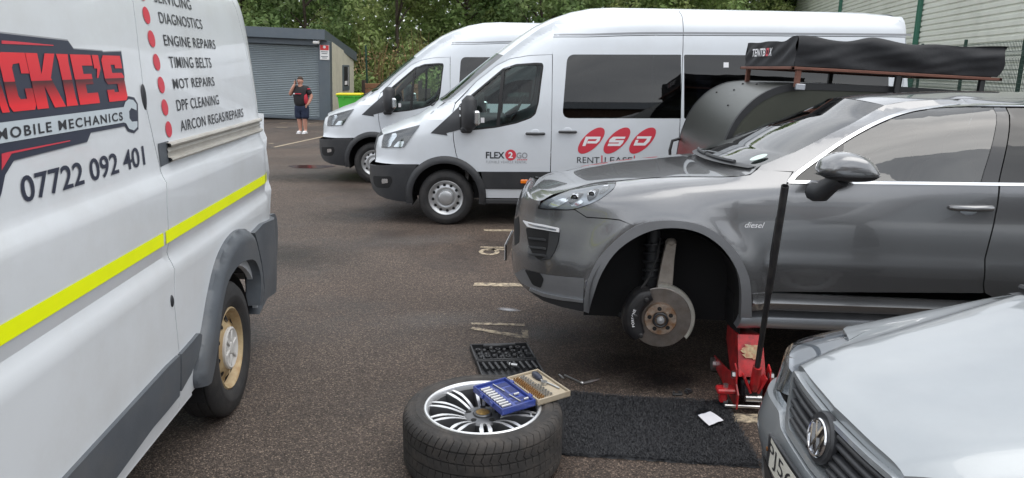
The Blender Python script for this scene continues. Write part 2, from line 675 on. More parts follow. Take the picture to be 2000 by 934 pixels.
def leaf_mat(name, col, trans=.35):
    m = bpy.data.materials.new(name)
    m.use_nodes = True
    t = m.node_tree
    N, L = t.nodes, t.links
    N.clear()
    o = N.new('ShaderNodeOutputMaterial')
    d = N.new('ShaderNodeBsdfPrincipled'); d.inputs['Roughness'].default_value = .55
    d.inputs['Specular IOR Level'].default_value = .35
    tl = N.new('ShaderNodeBsdfTranslucent')
    ge = N.new('ShaderNodeNewGeometry')
    co = N.new('ShaderNodeTexCoord')
    no = N.new('ShaderNodeTexNoise'); no.inputs['Scale'].default_value = .7; no.inputs['Detail'].default_value = 3
    L.new(co.outputs['Object'], no.inputs['Vector'])
    hs_ = N.new('ShaderNodeHueSaturation'); hs_.inputs['Color'].default_value = (*col, 1)
    a = N.new('ShaderNodeMapRange'); a.inputs[3].default_value, a.inputs[4].default_value = .55, 1.5
    L.new(ge.outputs['Random Per Island'], a.inputs[0]); L.new(a.outputs[0], hs_.inputs['Value'])
    b_ = N.new('ShaderNodeMapRange'); b_.inputs[1].default_value, b_.inputs[2].default_value = .3, .7
    b_.inputs[3].default_value, b_.inputs[4].default_value = .475, .52
    L.new(no.outputs[0], b_.inputs[0]); L.new(b_.outputs[0], hs_.inputs['Hue'])
    mi = N.new('ShaderNodeMixShader'); mi.inputs[0].default_value = trans
    L.new(hs_.outputs[0], d.inputs['Base Color']); L.new(hs_.outputs[0], tl.inputs[0])
    L.new(d.outputs[0], mi.inputs[1]); L.new(tl.outputs[0], mi.inputs[2]); L.new(mi.outputs[0], o.inputs[0])
    MATS[name] = m
leaf_mat('leaf_mid', (.28, .37, .14), .5)
leaf_mat('leaf_dark', (.21, .3, .12), .5)
leaf_mat('leaf_pale', (.35, .43, .17), .5)
leaf_mat('leaf_dry', (.27, .19, .09), .15)
pm('bark', (.085, .065, .05), .9, var=.4, vs=14, bump=.6, bs=30)
pm('grass_earth', (.045, .06, .02), .95, var=.5, vs=2.5, bump=.8, bs=9)
pm('line_paint', (.52, .43, .3), .75, var=.12, vs=30, dirt=(.1, .08, .068), dirts=24, dirta=.95, bump=.5, bs=90, dr=(.42, .6))
pm('puddle', (.05, .022, .018), .12, var=.2)
pm('chalk_smear', (.3, .3, .31), .8, var=.3, vs=12, alpha=.28)
pm('steel_grey', (.115, .14, .165), .42, metal=.25, var=.07, vs=3, dirt=(.2, .2, .19), dirts=2, dirta=.25)
pm('shutter_grey', (.24, .28, .3), .4, metal=.2, var=.06, vs=2)
pm('cream_render', (.5, .48, .385), .85, var=.07, vs=2.5, bump=.25, bs=40, dirt=(.25, .24, .19), dirts=1.6, dirta=.35)
pm('white_plastic', (.8, .8, .8), .4)
pm('red_plastic', (.62, .035, .04), .35)
pm('black_plastic', (.03, .032, .036), .5, var=.15, vs=20, bump=.1, bs=300)
pm('rubber', (.022, .022, .023), .75, var=.25, vs=9, bump=.15, bs=120, dirt=(.09, .08, .072), dirts=7, dirta=.35)
pm('bin_green', (.08, .48, .05), .45, var=.08)
pm('bin_yellow', (.72, .62, .02), .45, var=.08)
pm('timber', (.25, .125, .068), .8, var=.3, vs=7, bump=.3, bs=40)
pm('dark_timber', (.06, .045, .035), .85, var=.3, vs=7)
pm('cladding', (.74, .76, .69), .5, metal=.1, var=.04, vs=.6, dirt=(.3, .32, .27), dirts=.5, dirta=.35)
pm('trim_green', (.035, .14, .095), .5, var=.1)
pm('fence_green', (.012, .045, .032), .5)
glass_mat('clear_glass', (.68, .8, .77), 1.45)
glass_mat('tinted_glass', (.05, .055, .065), 1.5, .02)
glass_mat('grey_glass', (.38, .47, .47), 1.5, .1)
pm('skin', (.52, .27, .2), .55, var=.08, vs=20)
pm('black', (.006, .006, .007), .8)

# ================================================================ ground
def ground_z(y): return 0.0
m_ = MB()
m_.add([(-120, -60, 0), (120, -60, 0), (120, 31, 0), (-120, 31, 0)], [(0, 1, 2, 3)])
ground = m_.build('ground', 'asphalt', ang=None)
tag(ground, kind='structure')
m_ = MB()
def bankf(a, b):
    x = -130 + 260 * a
    y = 30.6 + 260 * b * b
    z = min(3.2, max(0, (y - 31.2)) * .2) + .18 * math.sin(x * .8 + y) * min(1, max(0, y - 31) * .4)
    return (x, y, z - .02)
m_.grid(bankf, 100, 46)
tag(m_.build('grass_bank', 'grass_earth'), kind='structure')

def irregular(poly, amp, g=.06, seed=1):
    rnd = random.Random(seed)
    return [(x + rnd.uniform(-amp, amp), y + rnd.uniform(-amp, amp)) for x, y in resample(poly, g)]
def ground_mark(name, polys, mat='line_paint', z=.004, g=.2):
    return poly_decal(name, polys, lambda a, b: (a, b, z), mat, ground, g)
def bar(x0, x1, y, w_, seed, ty=0.0):
    return irregular([(x0, y - w_ / 2), (x1, y - w_ / 2 + ty), (x1, y + w_ / 2 + ty), (x0, y + w_ / 2)], .006, .05, seed)
for i, yy in enumerate((8.47, 6.245, 3.725)):
    ground_mark('painted_line', [bar(-.34 if i < 2 else 1.14, 5.2, yy, .1, i, -.06)])
ground_mark('painted_line', [bar(-.34, 5.4, 10.86, .1, 9, -.05)])
ground_mark('painted_line', [bar(-.34, 5.4, 13.2, .1, 10, -.05)])
# bay numbers, read from the lane on the left: 6 and 7
ring = []
for k in range(28):
    a = 2 * math.pi * k / 28
    ring.append((-.24 + .11 * math.cos(a), 7.43 + .14 * math.sin(a)))
hole = [(-.24 + .062 * math.cos(2 * math.pi * k / 20), 7.43 + .085 * math.sin(2 * math.pi * k / 20)) for k in range(20)]
ground_mark('painted_number', [(ring, [hole]), irregular([(-.16, 7.50), (.14, 7.52), (.15, 7.565), (-.2, 7.565), (-.3, 7.5), (-.26, 7.49)], .004)])
ground_mark('painted_line', [bar(-.335, .05, 7.63, .045, 31)])
ground_mark('painted_number', [irregular([(-.3, 5.105), (.06, 4.93), (.13, 4.93), (.125, 5.09), (.075, 5.09), (.08, 4.99), (-.29, 5.15)], .005, .04)])
ground_mark('painted_line', [bar(-.3, .1, 5.225, .045, 33, -.02)])
for (a, b) in (((535, 288), (632, 267)), ((528, 281), (533, 280))):
    p, q = gnd(*a), gnd(*b)
    n_ = Vector((-(q - p).y, (q - p).x)).normalized() * .05
    ground_mark('painted_line', [[(p.x + n_.x, p.y + n_.y), (p.x - n_.x, p.y - n_.y), (q.x - n_.x, q.y - n_.y), (q.x + n_.x, q.y + n_.y)]])
p = gnd(535, 288)
for (u0, v0, u1, v1) in ((540, 249, 562, 249), (602, 242, 622, 240), (545, 241, 560, 240)):
    a, b = gnd(u0, v0), gnd(u1, v1)
    ground_mark('painted_line', [[(a.x, a.y - .06), (b.x, b.y - .06), (b.x, b.y + .06), (a.x, a.y + .06)]])
c = gnd(607, 326)
ground_mark('stain', [[(c.x + .42 * math.cos(t) * (1 + .2 * math.sin(3 * t)), c.y + .28 * math.sin(t) * (1 + .2 * math.cos(2 * t))) for t in [k * .3 for k in range(21)]]], 'puddle')

def stain_mat(name, col, rough, amount, seed):
    m = bpy.data.materials.new(name)
    m.use_nodes = True
    t = m.node_tree; N, L = t.nodes, t.links
    b = N['Principled BSDF']
    b.inputs['Base Color'].default_value = (*col, 1); b.inputs['Roughness'].default_value = rough
    co = N.new('ShaderNodeTexCoord')
    ma = N.new('ShaderNodeMapping'); ma.inputs['Location'].default_value = (-1, -1, 0); ma.inputs['Scale'].default_value = (2, 2, 0)
    L.new(co.outputs['Generated'], ma.inputs[0])
    gr = N.new('ShaderNodeTexGradient'); gr.gradient_type = 'SPHERICAL'; L.new(ma.outputs[0], gr.inputs[0])
    no = N.new('ShaderNodeTexNoise'); no.inputs['Scale'].default_value = 5; no.inputs['Detail'].default_value = 8; no.inputs['Roughness'].default_value = .7
    of = N.new('ShaderNodeMapping'); of.inputs['Location'].default_value = (seed * 3.7, seed * 1.3, seed); L.new(co.outputs['Object'], of.inputs[0]); L.new(of.outputs[0], no.inputs['Vector'])
    mu = N.new('ShaderNodeMath'); mu.operation = 'MULTIPLY'; L.new(gr.outputs[1], mu.inputs[0]); L.new(no.outputs[0], mu.inputs[1])
    mr = N.new('ShaderNodeMapRange'); mr.inputs[1].default_value, mr.inputs[2].default_value, mr.inputs[4].default_value = .08, .42, amount
    L.new(mu.outputs[0], mr.inputs[0]); L.new(mr.outputs[0], b.inputs['Alpha'])
    MATS[name] = m
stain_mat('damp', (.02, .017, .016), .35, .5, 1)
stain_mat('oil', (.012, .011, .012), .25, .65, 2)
stain_mat('powder', (.5, .5, .52), .9, .75, 3)
stain_mat('dust', (.3, .29, .28), .9, .12, 4)
def stain(mat, x, y, rx, ry, rot=0.0, z=.006):
    m_ = MB().add([(-rx, -ry, 0), (rx, -ry, 0), (rx, ry, 0), (-rx, ry, 0)], [(0, 1, 2, 3)])
    return m_.build('stain', mat, ground, None, (x, y, z), (0, 0, rot))
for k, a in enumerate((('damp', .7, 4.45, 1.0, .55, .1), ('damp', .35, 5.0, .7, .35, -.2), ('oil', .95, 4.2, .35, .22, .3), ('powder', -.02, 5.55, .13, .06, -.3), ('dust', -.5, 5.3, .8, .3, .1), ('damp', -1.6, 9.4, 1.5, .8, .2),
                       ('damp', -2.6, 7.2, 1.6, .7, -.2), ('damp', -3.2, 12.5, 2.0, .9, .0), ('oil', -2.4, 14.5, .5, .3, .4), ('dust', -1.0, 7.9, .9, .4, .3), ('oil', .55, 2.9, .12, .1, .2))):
    stain(*a, z=.0055 + k * .0004)

# ================================================================ trees and shrubs
def leaf_cloud(centres, n_per, leaf, rnd, squash=1.0):
    """leaf-sized quads scattered through clumps: (verts, faces) as numpy arrays"""
    allv = []
    for (cx, cy, cz, r) in centres:
        n = int(n_per * (r ** 2) / .8)
        d = rnd.normal(size=(n, 3)); d /= np.linalg.norm(d, axis=1)[:, None]
        rr = r * rnd.uniform(.35, 1.08, n) ** .6
        p = np.array([cx, cy, cz]) + d * rr[:, None] * np.array([1, 1, squash])
        nrm = d + rnd.normal(scale=.7, size=(n, 3)) + np.array([0, 0, .5]); nrm /= np.linalg.norm(nrm, axis=1)[:, None]
        t = np.cross(nrm, rnd.normal(size=(n, 3))); t /= np.linalg.norm(t, axis=1)[:, None]
        b = np.cross(nrm, t)
        s = leaf * rnd.uniform(.6, 1.4, n)[:, None]
        q = np.stack([p - t * s, p - b * s * .5 + t * s * .1, p + t * s, p + b * s * .5 + t * s * .1], 1)
        allv.append(q.reshape(-1, 3))
    V = np.concatenate(allv)
    return V, np.arange(len(V)).reshape(-1, 4)
def quads_mesh(name, V, Fq, mat):
    me = bpy.data.meshes.new(name)
    me.vertices.add(len(V)); me.vertices.foreach_set('co', V.astype(np.float32).ravel())
    me.loops.add(len(Fq) * 4); me.loops.foreach_set('vertex_index', Fq.astype(np.int32).ravel())
    me.polygons.add(len(Fq)); me.polygons.foreach_set('loop_start', np.arange(0, len(Fq) * 4, 4, dtype=np.int32))
    me.update(calc_edges=True)
    me.materials.append(MATS[mat])
    return me
def tree(name, x, y, h, rx, z0, mat, seed, label, n_per=430, leaf=.115, clumps=74, group='trees behind the car park'):
    rnd = np.random.default_rng(seed)
    gz = min(3.2, max(0, (y - 31.2)) * .2)
    root = empty(name, (x, y, gz), 0, label, 'tree', group)
    tr = MB()
    lean = rnd.uniform(-.4, .4, 2)
    top = Vector((lean[0], lean[1], h * .8))
    pts = [Vector((0, 0, -.1)), Vector((lean[0] * .2, lean[1] * .2, h * .25)), Vector((lean[0] * .6, lean[1] * .6, h * .55)), top]
    tr.tube(pts, [.09, .08, .05, .02], 8)
    cs = []
    for k in range(clumps):
        f = rnd.uniform(0, 1) ** 1.35
        z = z0 + (h - z0) * f
        R_ = rx * (1 - .75 * (abs(f - .42) / .6) ** 2)
        a = rnd.uniform(0, 2 * math.pi); q = rnd.uniform(.25, 1) ** .6 * R_
        c = (math.cos(a) * q, math.sin(a) * q, z)
        cs.append((*c, rnd.uniform(.5, 1.05)))
        if k % 3 == 0:
            s_ = Vector((lean[0] * f * .6, lean[1] * f * .6, max(.4, z - .5 * q - .3)))
            tr.tube([s_, s_.lerp(Vector(c), .5) + Vector((0, 0, .15)), Vector(c)], [.06, .04, .012], 5)
    tr.build('trunk', 'bark', root)
    V, Fq = leaf_cloud(cs, n_per, leaf, rnd)
    link('crown', quads_mesh('crown', V, Fq, mat), None, root)
    return root
spots = [(-17.5, 34, 9.5, 3.2, .8, 'leaf_dark', 'tall dark broadleaf tree, leftmost, above the left end of the shed roof'),
         (-13.2, 36.5, 10.5, 3.3, .6, 'leaf_mid', 'mid green broadleaf tree directly behind the grey shed'),
         (-9.6, 35, 10, 3.2, .3, 'leaf_dark', 'dark green tree behind the right corner of the shed roof'),
         (-5.6, 36, 10.5, 3.4, .2, 'leaf_pale', 'bright yellow-green tree right of the shed, above the timber wall'),
         (-2.4, 38.5, 10, 3.3, .4, 'leaf_mid', 'mid green tree above the windscreen of the farther minibus'),
         (1.4, 36.5, 10, 3.2, .3, 'leaf_dark', 'dark green tree above the roof of the farther minibus'),
         (4.9, 38, 9.5, 3.3, .6, 'leaf_pale', 'pale green tree above the front roof of the nearer minibus'),
         (8.6, 39, 9.5, 3.4, .6, 'leaf_mid', 'mid green tree above the middle roof of the nearer minibus'),
         (12.4, 41, 9.5, 3.4, .6, 'leaf_pale', 'pale green tree just left of the corrugated building'),
         (16.8, 44, 9.5, 3.2, .6, 'leaf_dark', 'dark green tree half hidden by the corrugated building end')]
for i, (x, y, h, rx, z0, mt, lb) in enumerate(spots):
    tree('broadleaf_tree', x, y, h, rx, z0, mt, 20 + i, lb)
rndb = np.random.default_rng(3)
hed = [(x + rndb.uniform(-.6, .6), 45.5 + rndb.uniform(-1.5, 1.5), z + 3.0 + rndb.uniform(-.4, .4), rndb.uniform(1.1, 1.7)) for x in np.arange(-27, 27, 1.5) for z in (.4, 2, 3.6, 5.2)]
V, Fq = leaf_cloud(hed, 190, .17, rndb)
tag(link('woodland', quads_mesh('woodland', V, Fq, 'leaf_mid')), 'dense dark green woodland mass behind the nearer trees', 'woodland', kind='stuff')
def shrub(x, y, r, h, mat, seed, label, dry=False):
    rnd = np.random.default_rng(seed)
    gz = min(3.2, max(0, (y - 31.2)) * .2)
    root = empty('shrub', (x, y, gz), 0, label, 'shrub', 'shrubs on the grass bank')
    st = MB()
    for k in range(26 if dry else 9):
        a = rnd.uniform(0, 6.28); q = rnd.uniform(.1, .9) * r
        hh = h * rnd.uniform(.6, 1.15)
        st.tube([(math.cos(a) * q * .5, math.sin(a) * q * .5, -.1), (math.cos(a) * q, math.sin(a) * q, hh * .6), (math.cos(a) * q * 1.3 + rnd.uniform(-.3, .3), math.sin(a) * q * 1.2, hh)], [.022, .014, .005], 4)
    st.build('stem', 'leaf_dry' if dry else 'bark', root)
    cs = [(rnd.uniform(-r, r), rnd.uniform(-r, r) * .7, rnd.uniform(.15, h * .75), rnd.uniform(.3, .6)) for _ in range(int(12 * r))]
    V, Fq = leaf_cloud(cs, 170 if dry else 430, .06 if dry else .08, rnd)
    link('foliage', quads_mesh('foliage', V, Fq, mat), None, root)
shr = [(-7.3, 32.4, 1.1, 1.6, 'leaf_mid', 'low green shrub at the back corner of the shed', False),
       (-6.1, 33.2, 1.0, 2.5, 'leaf_dry', 'tall tan dried bramble stems just right of the shed', True),
       (-5.0, 32.6, 1.1, 1.3, 'leaf_mid', 'low green shrub behind the timber wall', False),
       (-4.1, 33.6, 1.0, 2.7, 'leaf_dry', 'tan dried stalks between the timber wall and the farther minibus', True),
       (-3.2, 32.6, 1.2, 1.5, 'leaf_pale', 'pale green shrub beyond the bonnet of the farther minibus', False),
       (-1.6, 32.8, 1.3, 1.7, 'leaf_mid', 'green shrub seen through the cab of the farther minibus', False),
       (.4, 33.2, 1.3, 1.8, 'leaf_mid', 'green shrub behind the cab of the farther minibus', False),
       (-2.4, 34.2, .8, 2.6, 'leaf_dry', 'tan stalks rising over the windscreen of the farther minibus', True)]
for i, s_ in enumerate(shr):
    shrub(s_[0], s_[1], s_[2], s_[3], s_[4], 60 + i, s_[5], s_[6])

# ================================================================ shed with roller shutter
shed = empty('storage_shed', (-6.5, 26.2, 0), 0, 'grey storage shed with a wide roller shutter and sloping dark roof', 'shed')
shed.rotation_euler = (0, rad(2.0), 0)
SW, SD, SH = 6.2, 3.9, 2.95                    # origin at the front right corner; x to the left is negative
m_ = MB().box((-.2, .15, 1.3), (.4, .3, 2.85), .01)
m_.build('corner_post', 'steel_grey', shed)
m_ = MB()
m_.add([(0, .3, -.2), (0, SD, -.2), (0, SD, 2.2), (0, .3, 2.72), (-.15, .3, -.2), (-.15, SD, -.2), (-.15, SD, 2.2), (-.15, .3, 2.72)],
       [(0, 1, 2, 3), (4, 7, 6, 5), (0, 4, 5, 1), (3, 2, 6, 7), (1, 5, 6, 2), (0, 3, 7, 4)])
m_.build('side_wall', 'cream_render', shed, 20)
MB().box((-3.2, SD - .08, 1), (6.0, .12, 2.4)).build('back_wall', 'cream_render', shed)
m_ = MB()                                       # curved lath curtain, pitch about 7 cm
n = 40
def sl_f(a, b):
    z = .02 + 2.52 * b
    return (-5.9 + 5.5 * a, .16 - .022 * abs(math.sin(math.pi * b * n)) ** .7, z)
m_.grid(sl_f, 2, n * 6 + 1)
m_.build('roller_shutter', 'shutter_grey', shed, 50)
MB().box((-3.15, .14, 2.66), (5.5, .3, .22), .02).build('shutter_box', 'steel_grey', shed)
MB().box((-3.15, .12, .03), (5.5, .07, .09), .01).build('bottom_rail', 'steel_grey', shed)
m_ = MB()
ov = .32
pf, pb = (-.28, 3.1), (SD + .2, 2.42)
for (za, zb) in ((0, -.32),):
    vs = [(-SW, pf[0], pf[1]), (-.1, pf[0], pf[1]), (.08, pb[0], pb[1]), (-SW, pb[0], pb[1])]
    vs += [(x, y, z - .34) for x, y, z in vs]
    m_.add(vs, [(0, 1, 2, 3), (7, 6, 5, 4), (0, 4, 5, 1), (1, 5, 6, 2), (2, 6, 7, 3), (3, 7, 4, 0)])
m_.build('roof', 'steel_grey', shed, 20)
wd = MB().box((.012, 2.4, 1.45), (.05, 1.1, .95), .012).build('window', 'steel_grey', shed)
MB().box((.03, 2.4, 1.5), (.03, .8, .72)).build('pane', 'black', wd)
MB().box((.05, 2.65, 1.5), (.012, .03, .72)).build('mullion', 'white_plastic', wd)
MB().box((.05, 2.25, 1.26), (.012, .4, .14)).build('sticker', 'white_plastic', wd)
sg = MB().box((-.18, -.02, 2.34), (.32, .03, .5), .004).build('warning_sign', 'white_plastic', shed)
MB().box((-.18, -.037, 2.5), (.3, .008, .17)).build('red_panel', 'red_plastic', sg)
MB().ball((-.18, -.043, 2.52), (.05, .006, .05), 12, 8).build('symbol', 'white_plastic', sg)
for zz, ww in ((2.36, .24), (2.3, .2), (2.2, .24), (2.15, .16)):
    MB().box((-.18, -.037, zz), (ww, .006, .022)).build('text_line', 'steel_grey', sg)
lp = MB().box((-.42, -.16, 2.68), (.22, .2, .09), .02, Matrix.Rotation(.35, 4, 'X')).build('flood_light', 'white_plastic', shed)
MB().cyl((-.42, -.02, 2.72), (-.42, -.16, 2.7), .03, n=8).build('bracket', 'steel_grey', lp)

# wheelie bin beside the shed
p = gnd(683, 234)
bn = empty('wheelie_bin', (-5.62, 25.5, 0), rad(4), 'bright green wheelie bin with yellow lid beside the shed', 'bin')
bn.scale = (.92, .92, .84)
def bin_body(a, b):
    k = .82 + .18 * b
    q = [(-.5, -.4), (.5, -.4), (.5, .4), (-.5, .4)]
    t = a * 4; i = int(t) % 4; f = t - int(t)
    x = q[i][0] * (1 - f) + q[(i + 1) % 4][0] * f; y = q[i][1] * (1 - f) + q[(i + 1) % 4][1] * f
    return (x * k * .82, y * k * .9, .1 + .98 * b)
MB().grid(bin_body, 16, 3, True).build('body', 'bin_green', bn)
MB().box((0, 0, 1.06), (.9, .8, .07), .02).build('rim', 'bin_green', bn)
lid = MB().box((0, 0, 1.13), (.94, .84, .08), .03).build('lid', 'bin_yellow', bn)
MB().box((0, .42, 1.13), (.7, .05, .05), .02).build('handle', 'bin_yellow', bn)
for s in (-1, 1):
    MB().cyl((s * .3, .34, .1), (s * .38, .34, .1), .1, n=14).build('wheel', 'rubber', bn)
    MB().box((s * .2, -.41, 1.0), (.03, .05, .1)).build('rib', 'bin_green', bn)

# timber retaining wall
tw = empty('timber_wall', (-5.9, 29.3, 0), rad(-7), 'low wall of stacked brown timber boards behind the green bin', 'wall')
for k in range(6):
    MB().box((1.1 + .01 * (k % 2), 0, .11 + k * .205), (2.3, .1, .19), .012).build('board', 'timber', tw)
for xx in (.0, 2.28):
    MB().box((xx, -.0, .68), (.14, .14, 1.36), .012).build('post', 'dark_timber', tw)
for k in range(5):
    MB().box((2.3, .75, .11 + k * .205), (.1, 1.4, .19), .012).build('board', 'dark_timber', tw)
gp = empty('green_fence_post', (-6.1, 31.0, 0), 0, 'thin dark green fence post rising beside the shed in the brambles', 'fence post')
MB().box((0, 0, 1.25), (.07, .07, 2.9), .008).build('shaft', 'fence_green', gp)
MB().box((0, 0, 2.72), (.09, .09, .03), .008).build('cap', 'fence_green', gp)

# ================================================================ corrugated building and mesh fence on the right
BT = .19
bl = empty('warehouse', (7.5, 0, 0), -math.atan(BT), 'pale grey-green warehouse clad in horizontal corrugated sheets', 'building')
bm_ = MB()
pitch, z1 = .15, 8.4
nz_ = int(z1 / pitch)
prof = []
for k in range(nz_):
    z = k * pitch
    prof += [(0, z), (0, z + .085), (.035, z + .1), (.035, z + .135)]
Y0, Y1 = 7.0, 62.0
seams = [Y0 + 9.1 * i for i in range(7)]
for a, b in zip(seams, seams[1:]):
    s_ = MB()
    vs, fs = [], []
    for yy in (a, b - .012):
        vs += [(x, yy, z) for x, z in prof]
    k = len(prof)
    fs = [(i, i + 1, k + i + 1, k + i) for i in range(k - 1)]
    s_.add(vs, fs).build('cladding_sheet', 'cladding', bl, 20)
MB().box((4.1, (Y0 + Y1) / 2, z1 / 2), (8, Y1 - Y0 - .1, z1)).build('core', 'cladding', bl)
MB().box((4.0, (Y0 + Y1) / 2, z1 + .12), (8.6, Y1 - Y0 + .4, .25)).build('roof', 'steel_grey', bl)
for yy in (14.2, 22.1, 31.8, 45.6):
    MB().box((-.05, yy, z1 / 2), (.1, .2, z1), .01).build('downpipe', 'trim_green', bl)
MB().box((-.03, Y1 + .02, z1 / 2), (.1, .2, z1)).build('corner_trim', 'steel_grey', bl)

fn_ = empty('mesh_fence', (6.2, 0, 0), -math.atan(BT), 'dark green welded mesh fence in front of the warehouse', 'fence')
pmesh = MB()
PW, FH = 2.5, 2.42
def wire(a, b, r):
    pmesh.cyl(a, b, r, n=4, cap=False)
nvx = int(PW / .055)
for i in range(nvx + 1):
    y = i * PW / nvx
    pmesh.tube([(0, y, .05), (0, y, 2.12), (-.05, y, 2.18), (0, y, 2.24), (0, y, FH)], .004, 4, cap=False)
for i in range(31):
    z = .06 + i * .078
    x = -.05 if abs(z - 2.18) < .04 else 0
    wire((x, 0, z), (x, PW, z), .0045)
pm_me = pmesh.mesh('mesh_panel', 'fence_green', None)
for k in range(9):
    link('mesh_panel', pm_me, None, fn_, (0, 8 + k * PW, 0))
    MB().box((.04, 8 + k * PW, 1.26), (.05, .06, 2.52), .006).build('post', 'fence_green', fn_)

# ================================================================ the far side of the yard, mirrored in paint and glass
rb = empty('brick_unit', (-26, -30, 0), 0, 'long low industrial unit across the yard, mirrored in the dark minibus windows', 'building')
pm('dark_brick', (.16, .1, .075), .85, var=.2, vs=9)
MB().box((24, -5, 2.6), (52, 10, 5.2)).build('wall', 'dark_brick', rb)
m_ = MB(); m_.add([(-2.5, .6, 5.2), (50.5, .6, 5.2), (50.5, -5, 6.9), (-2.5, -5, 6.9), (-2.5, -10.6, 5.2), (50.5, -10.6, 5.2)], [(0, 1, 2, 3), (3, 2, 5, 4), (0, 3, 4), (1, 5, 2)])
m_.build('roof', 'steel_grey', rb, 20)
for k in range(5):
    MB().box((4 + k * 9.5, .04, 1.9), (4.2, .1, 3.8)).build('shutter_door', 'shutter_grey', rb)
for i, (x, y, h, lb) in enumerate(((-31, -21, 8.5, 'tree across the yard left of the brick unit'), (29, -22, 8, 'tree across the yard right of the brick unit'))):
    tree('broadleaf_tree', x, y, h, 3.6, .8, 'leaf_dark', 120 + i, lb, n_per=120, leaf=.2, clumps=50, group='trees across the yard')
# ================================================================ vehicle helpers
pm('white_paint', (.64, .675, .715), .28, coat=.6, var=.025, vs=1.3, dirt=(.42, .41, .38), dirts=2.2, dirta=.16)
pm('old_white_paint', (.67, .7, .73), .32, coat=.45, var=.03, vs=1.5, dirt=(.4, .38, .34), dirts=2.4, dirta=.24)
pm('grey_cladding', (.085, .097, .112), .5, var=.14, vs=5, bump=.12, bs=240, dirt=(.17, .165, .155), dirts=3, dirta=.35)
pm('seal', (.012, .012, .013), .7)
pm('steel_silver', (.52, .53, .54), .38, metal=.75, var=.08, vs=8)
pm('rusty_cream', (.46, .36, .21), .5, metal=.15, var=.2, vs=9, dirt=(.26, .12, .03), dirts=7, dirta=1.0)
pm('hubcap_grey', (.55, .54, .52), .5, var=.1, vs=14, dirt=(.3, .25, .2), dirts=14, dirta=.4)
pm('alloy_dirty', (.52, .5, .46), .45, metal=.45, var=.12, vs=7, dirt=(.3, .26, .2), dirts=5, dirta=.45)
pm('print_black', (.028, .03, .036), .45)
pm('print_navy', (.03, .036, .06), .4)
pm('print_red', (.6, .045, .07), .4)
pm('print_white', (.8, .8, .82), .4)
pm('print_silver', (.5, .56, .6), .4, var=.1, vs=3)
pm('print_grey', (.3, .31, .33), .4)
pm('stripe_yellow', (.9, 1.0, .0), .45, var=.05, vs=9)
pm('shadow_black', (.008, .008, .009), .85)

def onto(surf, off):
    """map (x, z) to the near side surface, off metres proud of it"""
    return lambda a, b: (a, surf(a, b) - off, b)

def cap(name, E, D, surf, mat, parent, ns=19, p=2.6, step=.05, ang=30):
    """skin spanning the vehicle from the near side edge E [(x, z)] over a crown D [(dx, dz)] to the far side"""
    pts = []
    for i in range(len(E) - 1):
        k = max(1, int(math.hypot(E[i + 1][0] - E[i][0], E[i + 1][1] - E[i][1]) / step))
        for j in range(k):
            t = j / k
            pts.append([E[i][q] + (E[i + 1][q] - E[i][q]) * t for q in (0, 1)] + [D[i][q] + (D[i + 1][q] - D[i][q]) * t for q in (0, 1)])
    pts.append([*E[-1], *D[-1]])
    def fn(a, b):
        x, z, dx, dz = pts[min(len(pts) - 1, int(round(a * (len(pts) - 1))))]
        we = -surf(x, z)
        s = -math.cos(math.pi * b)
        wg = 1 - abs(s) ** p
        return (x + dx * wg, s * we, z + dz * wg)
    return MB().grid(fn, len(pts), ns).build(name, mat, parent, ang)

def tyre_profile(R, rim, w_, groove=.006, ng=3):
    """closed outline of a tyre section (r, h)"""
    h = w_ / 2
    pr = [(rim, -h * .78), (rim + (R - rim) * .18, -h * .96), (rim + (R - rim) * .5, -h * 1.02), (R - (R - rim) * .18, -h * .94), (R - .012, -h * .8)]
    pr.append((R - .002, -h * .7))
    for k in range(ng):
        c = -h * .7 + (k + .5) / ng * h * 1.4
        pr += [(R, c - .007), (R - groove, c - .004), (R - groove, c + .004), (R, c + .007)]
    pr.append((R - .002, h * .7))
    pr += [(R - .012, h * .8), (R - (R - rim) * .18, h * .94), (R - (R - rim) * .34, h * .995), (R - (R - rim) * .36, h * 1.01), (rim + (R - rim) * .5, h * 1.02), (rim + (R - rim) * .48, h * 1.035), (rim + (R - rim) * .4, h * 1.03), (rim + (R - rim) * .18, h * .96), (rim, h * .78)]
    return pr

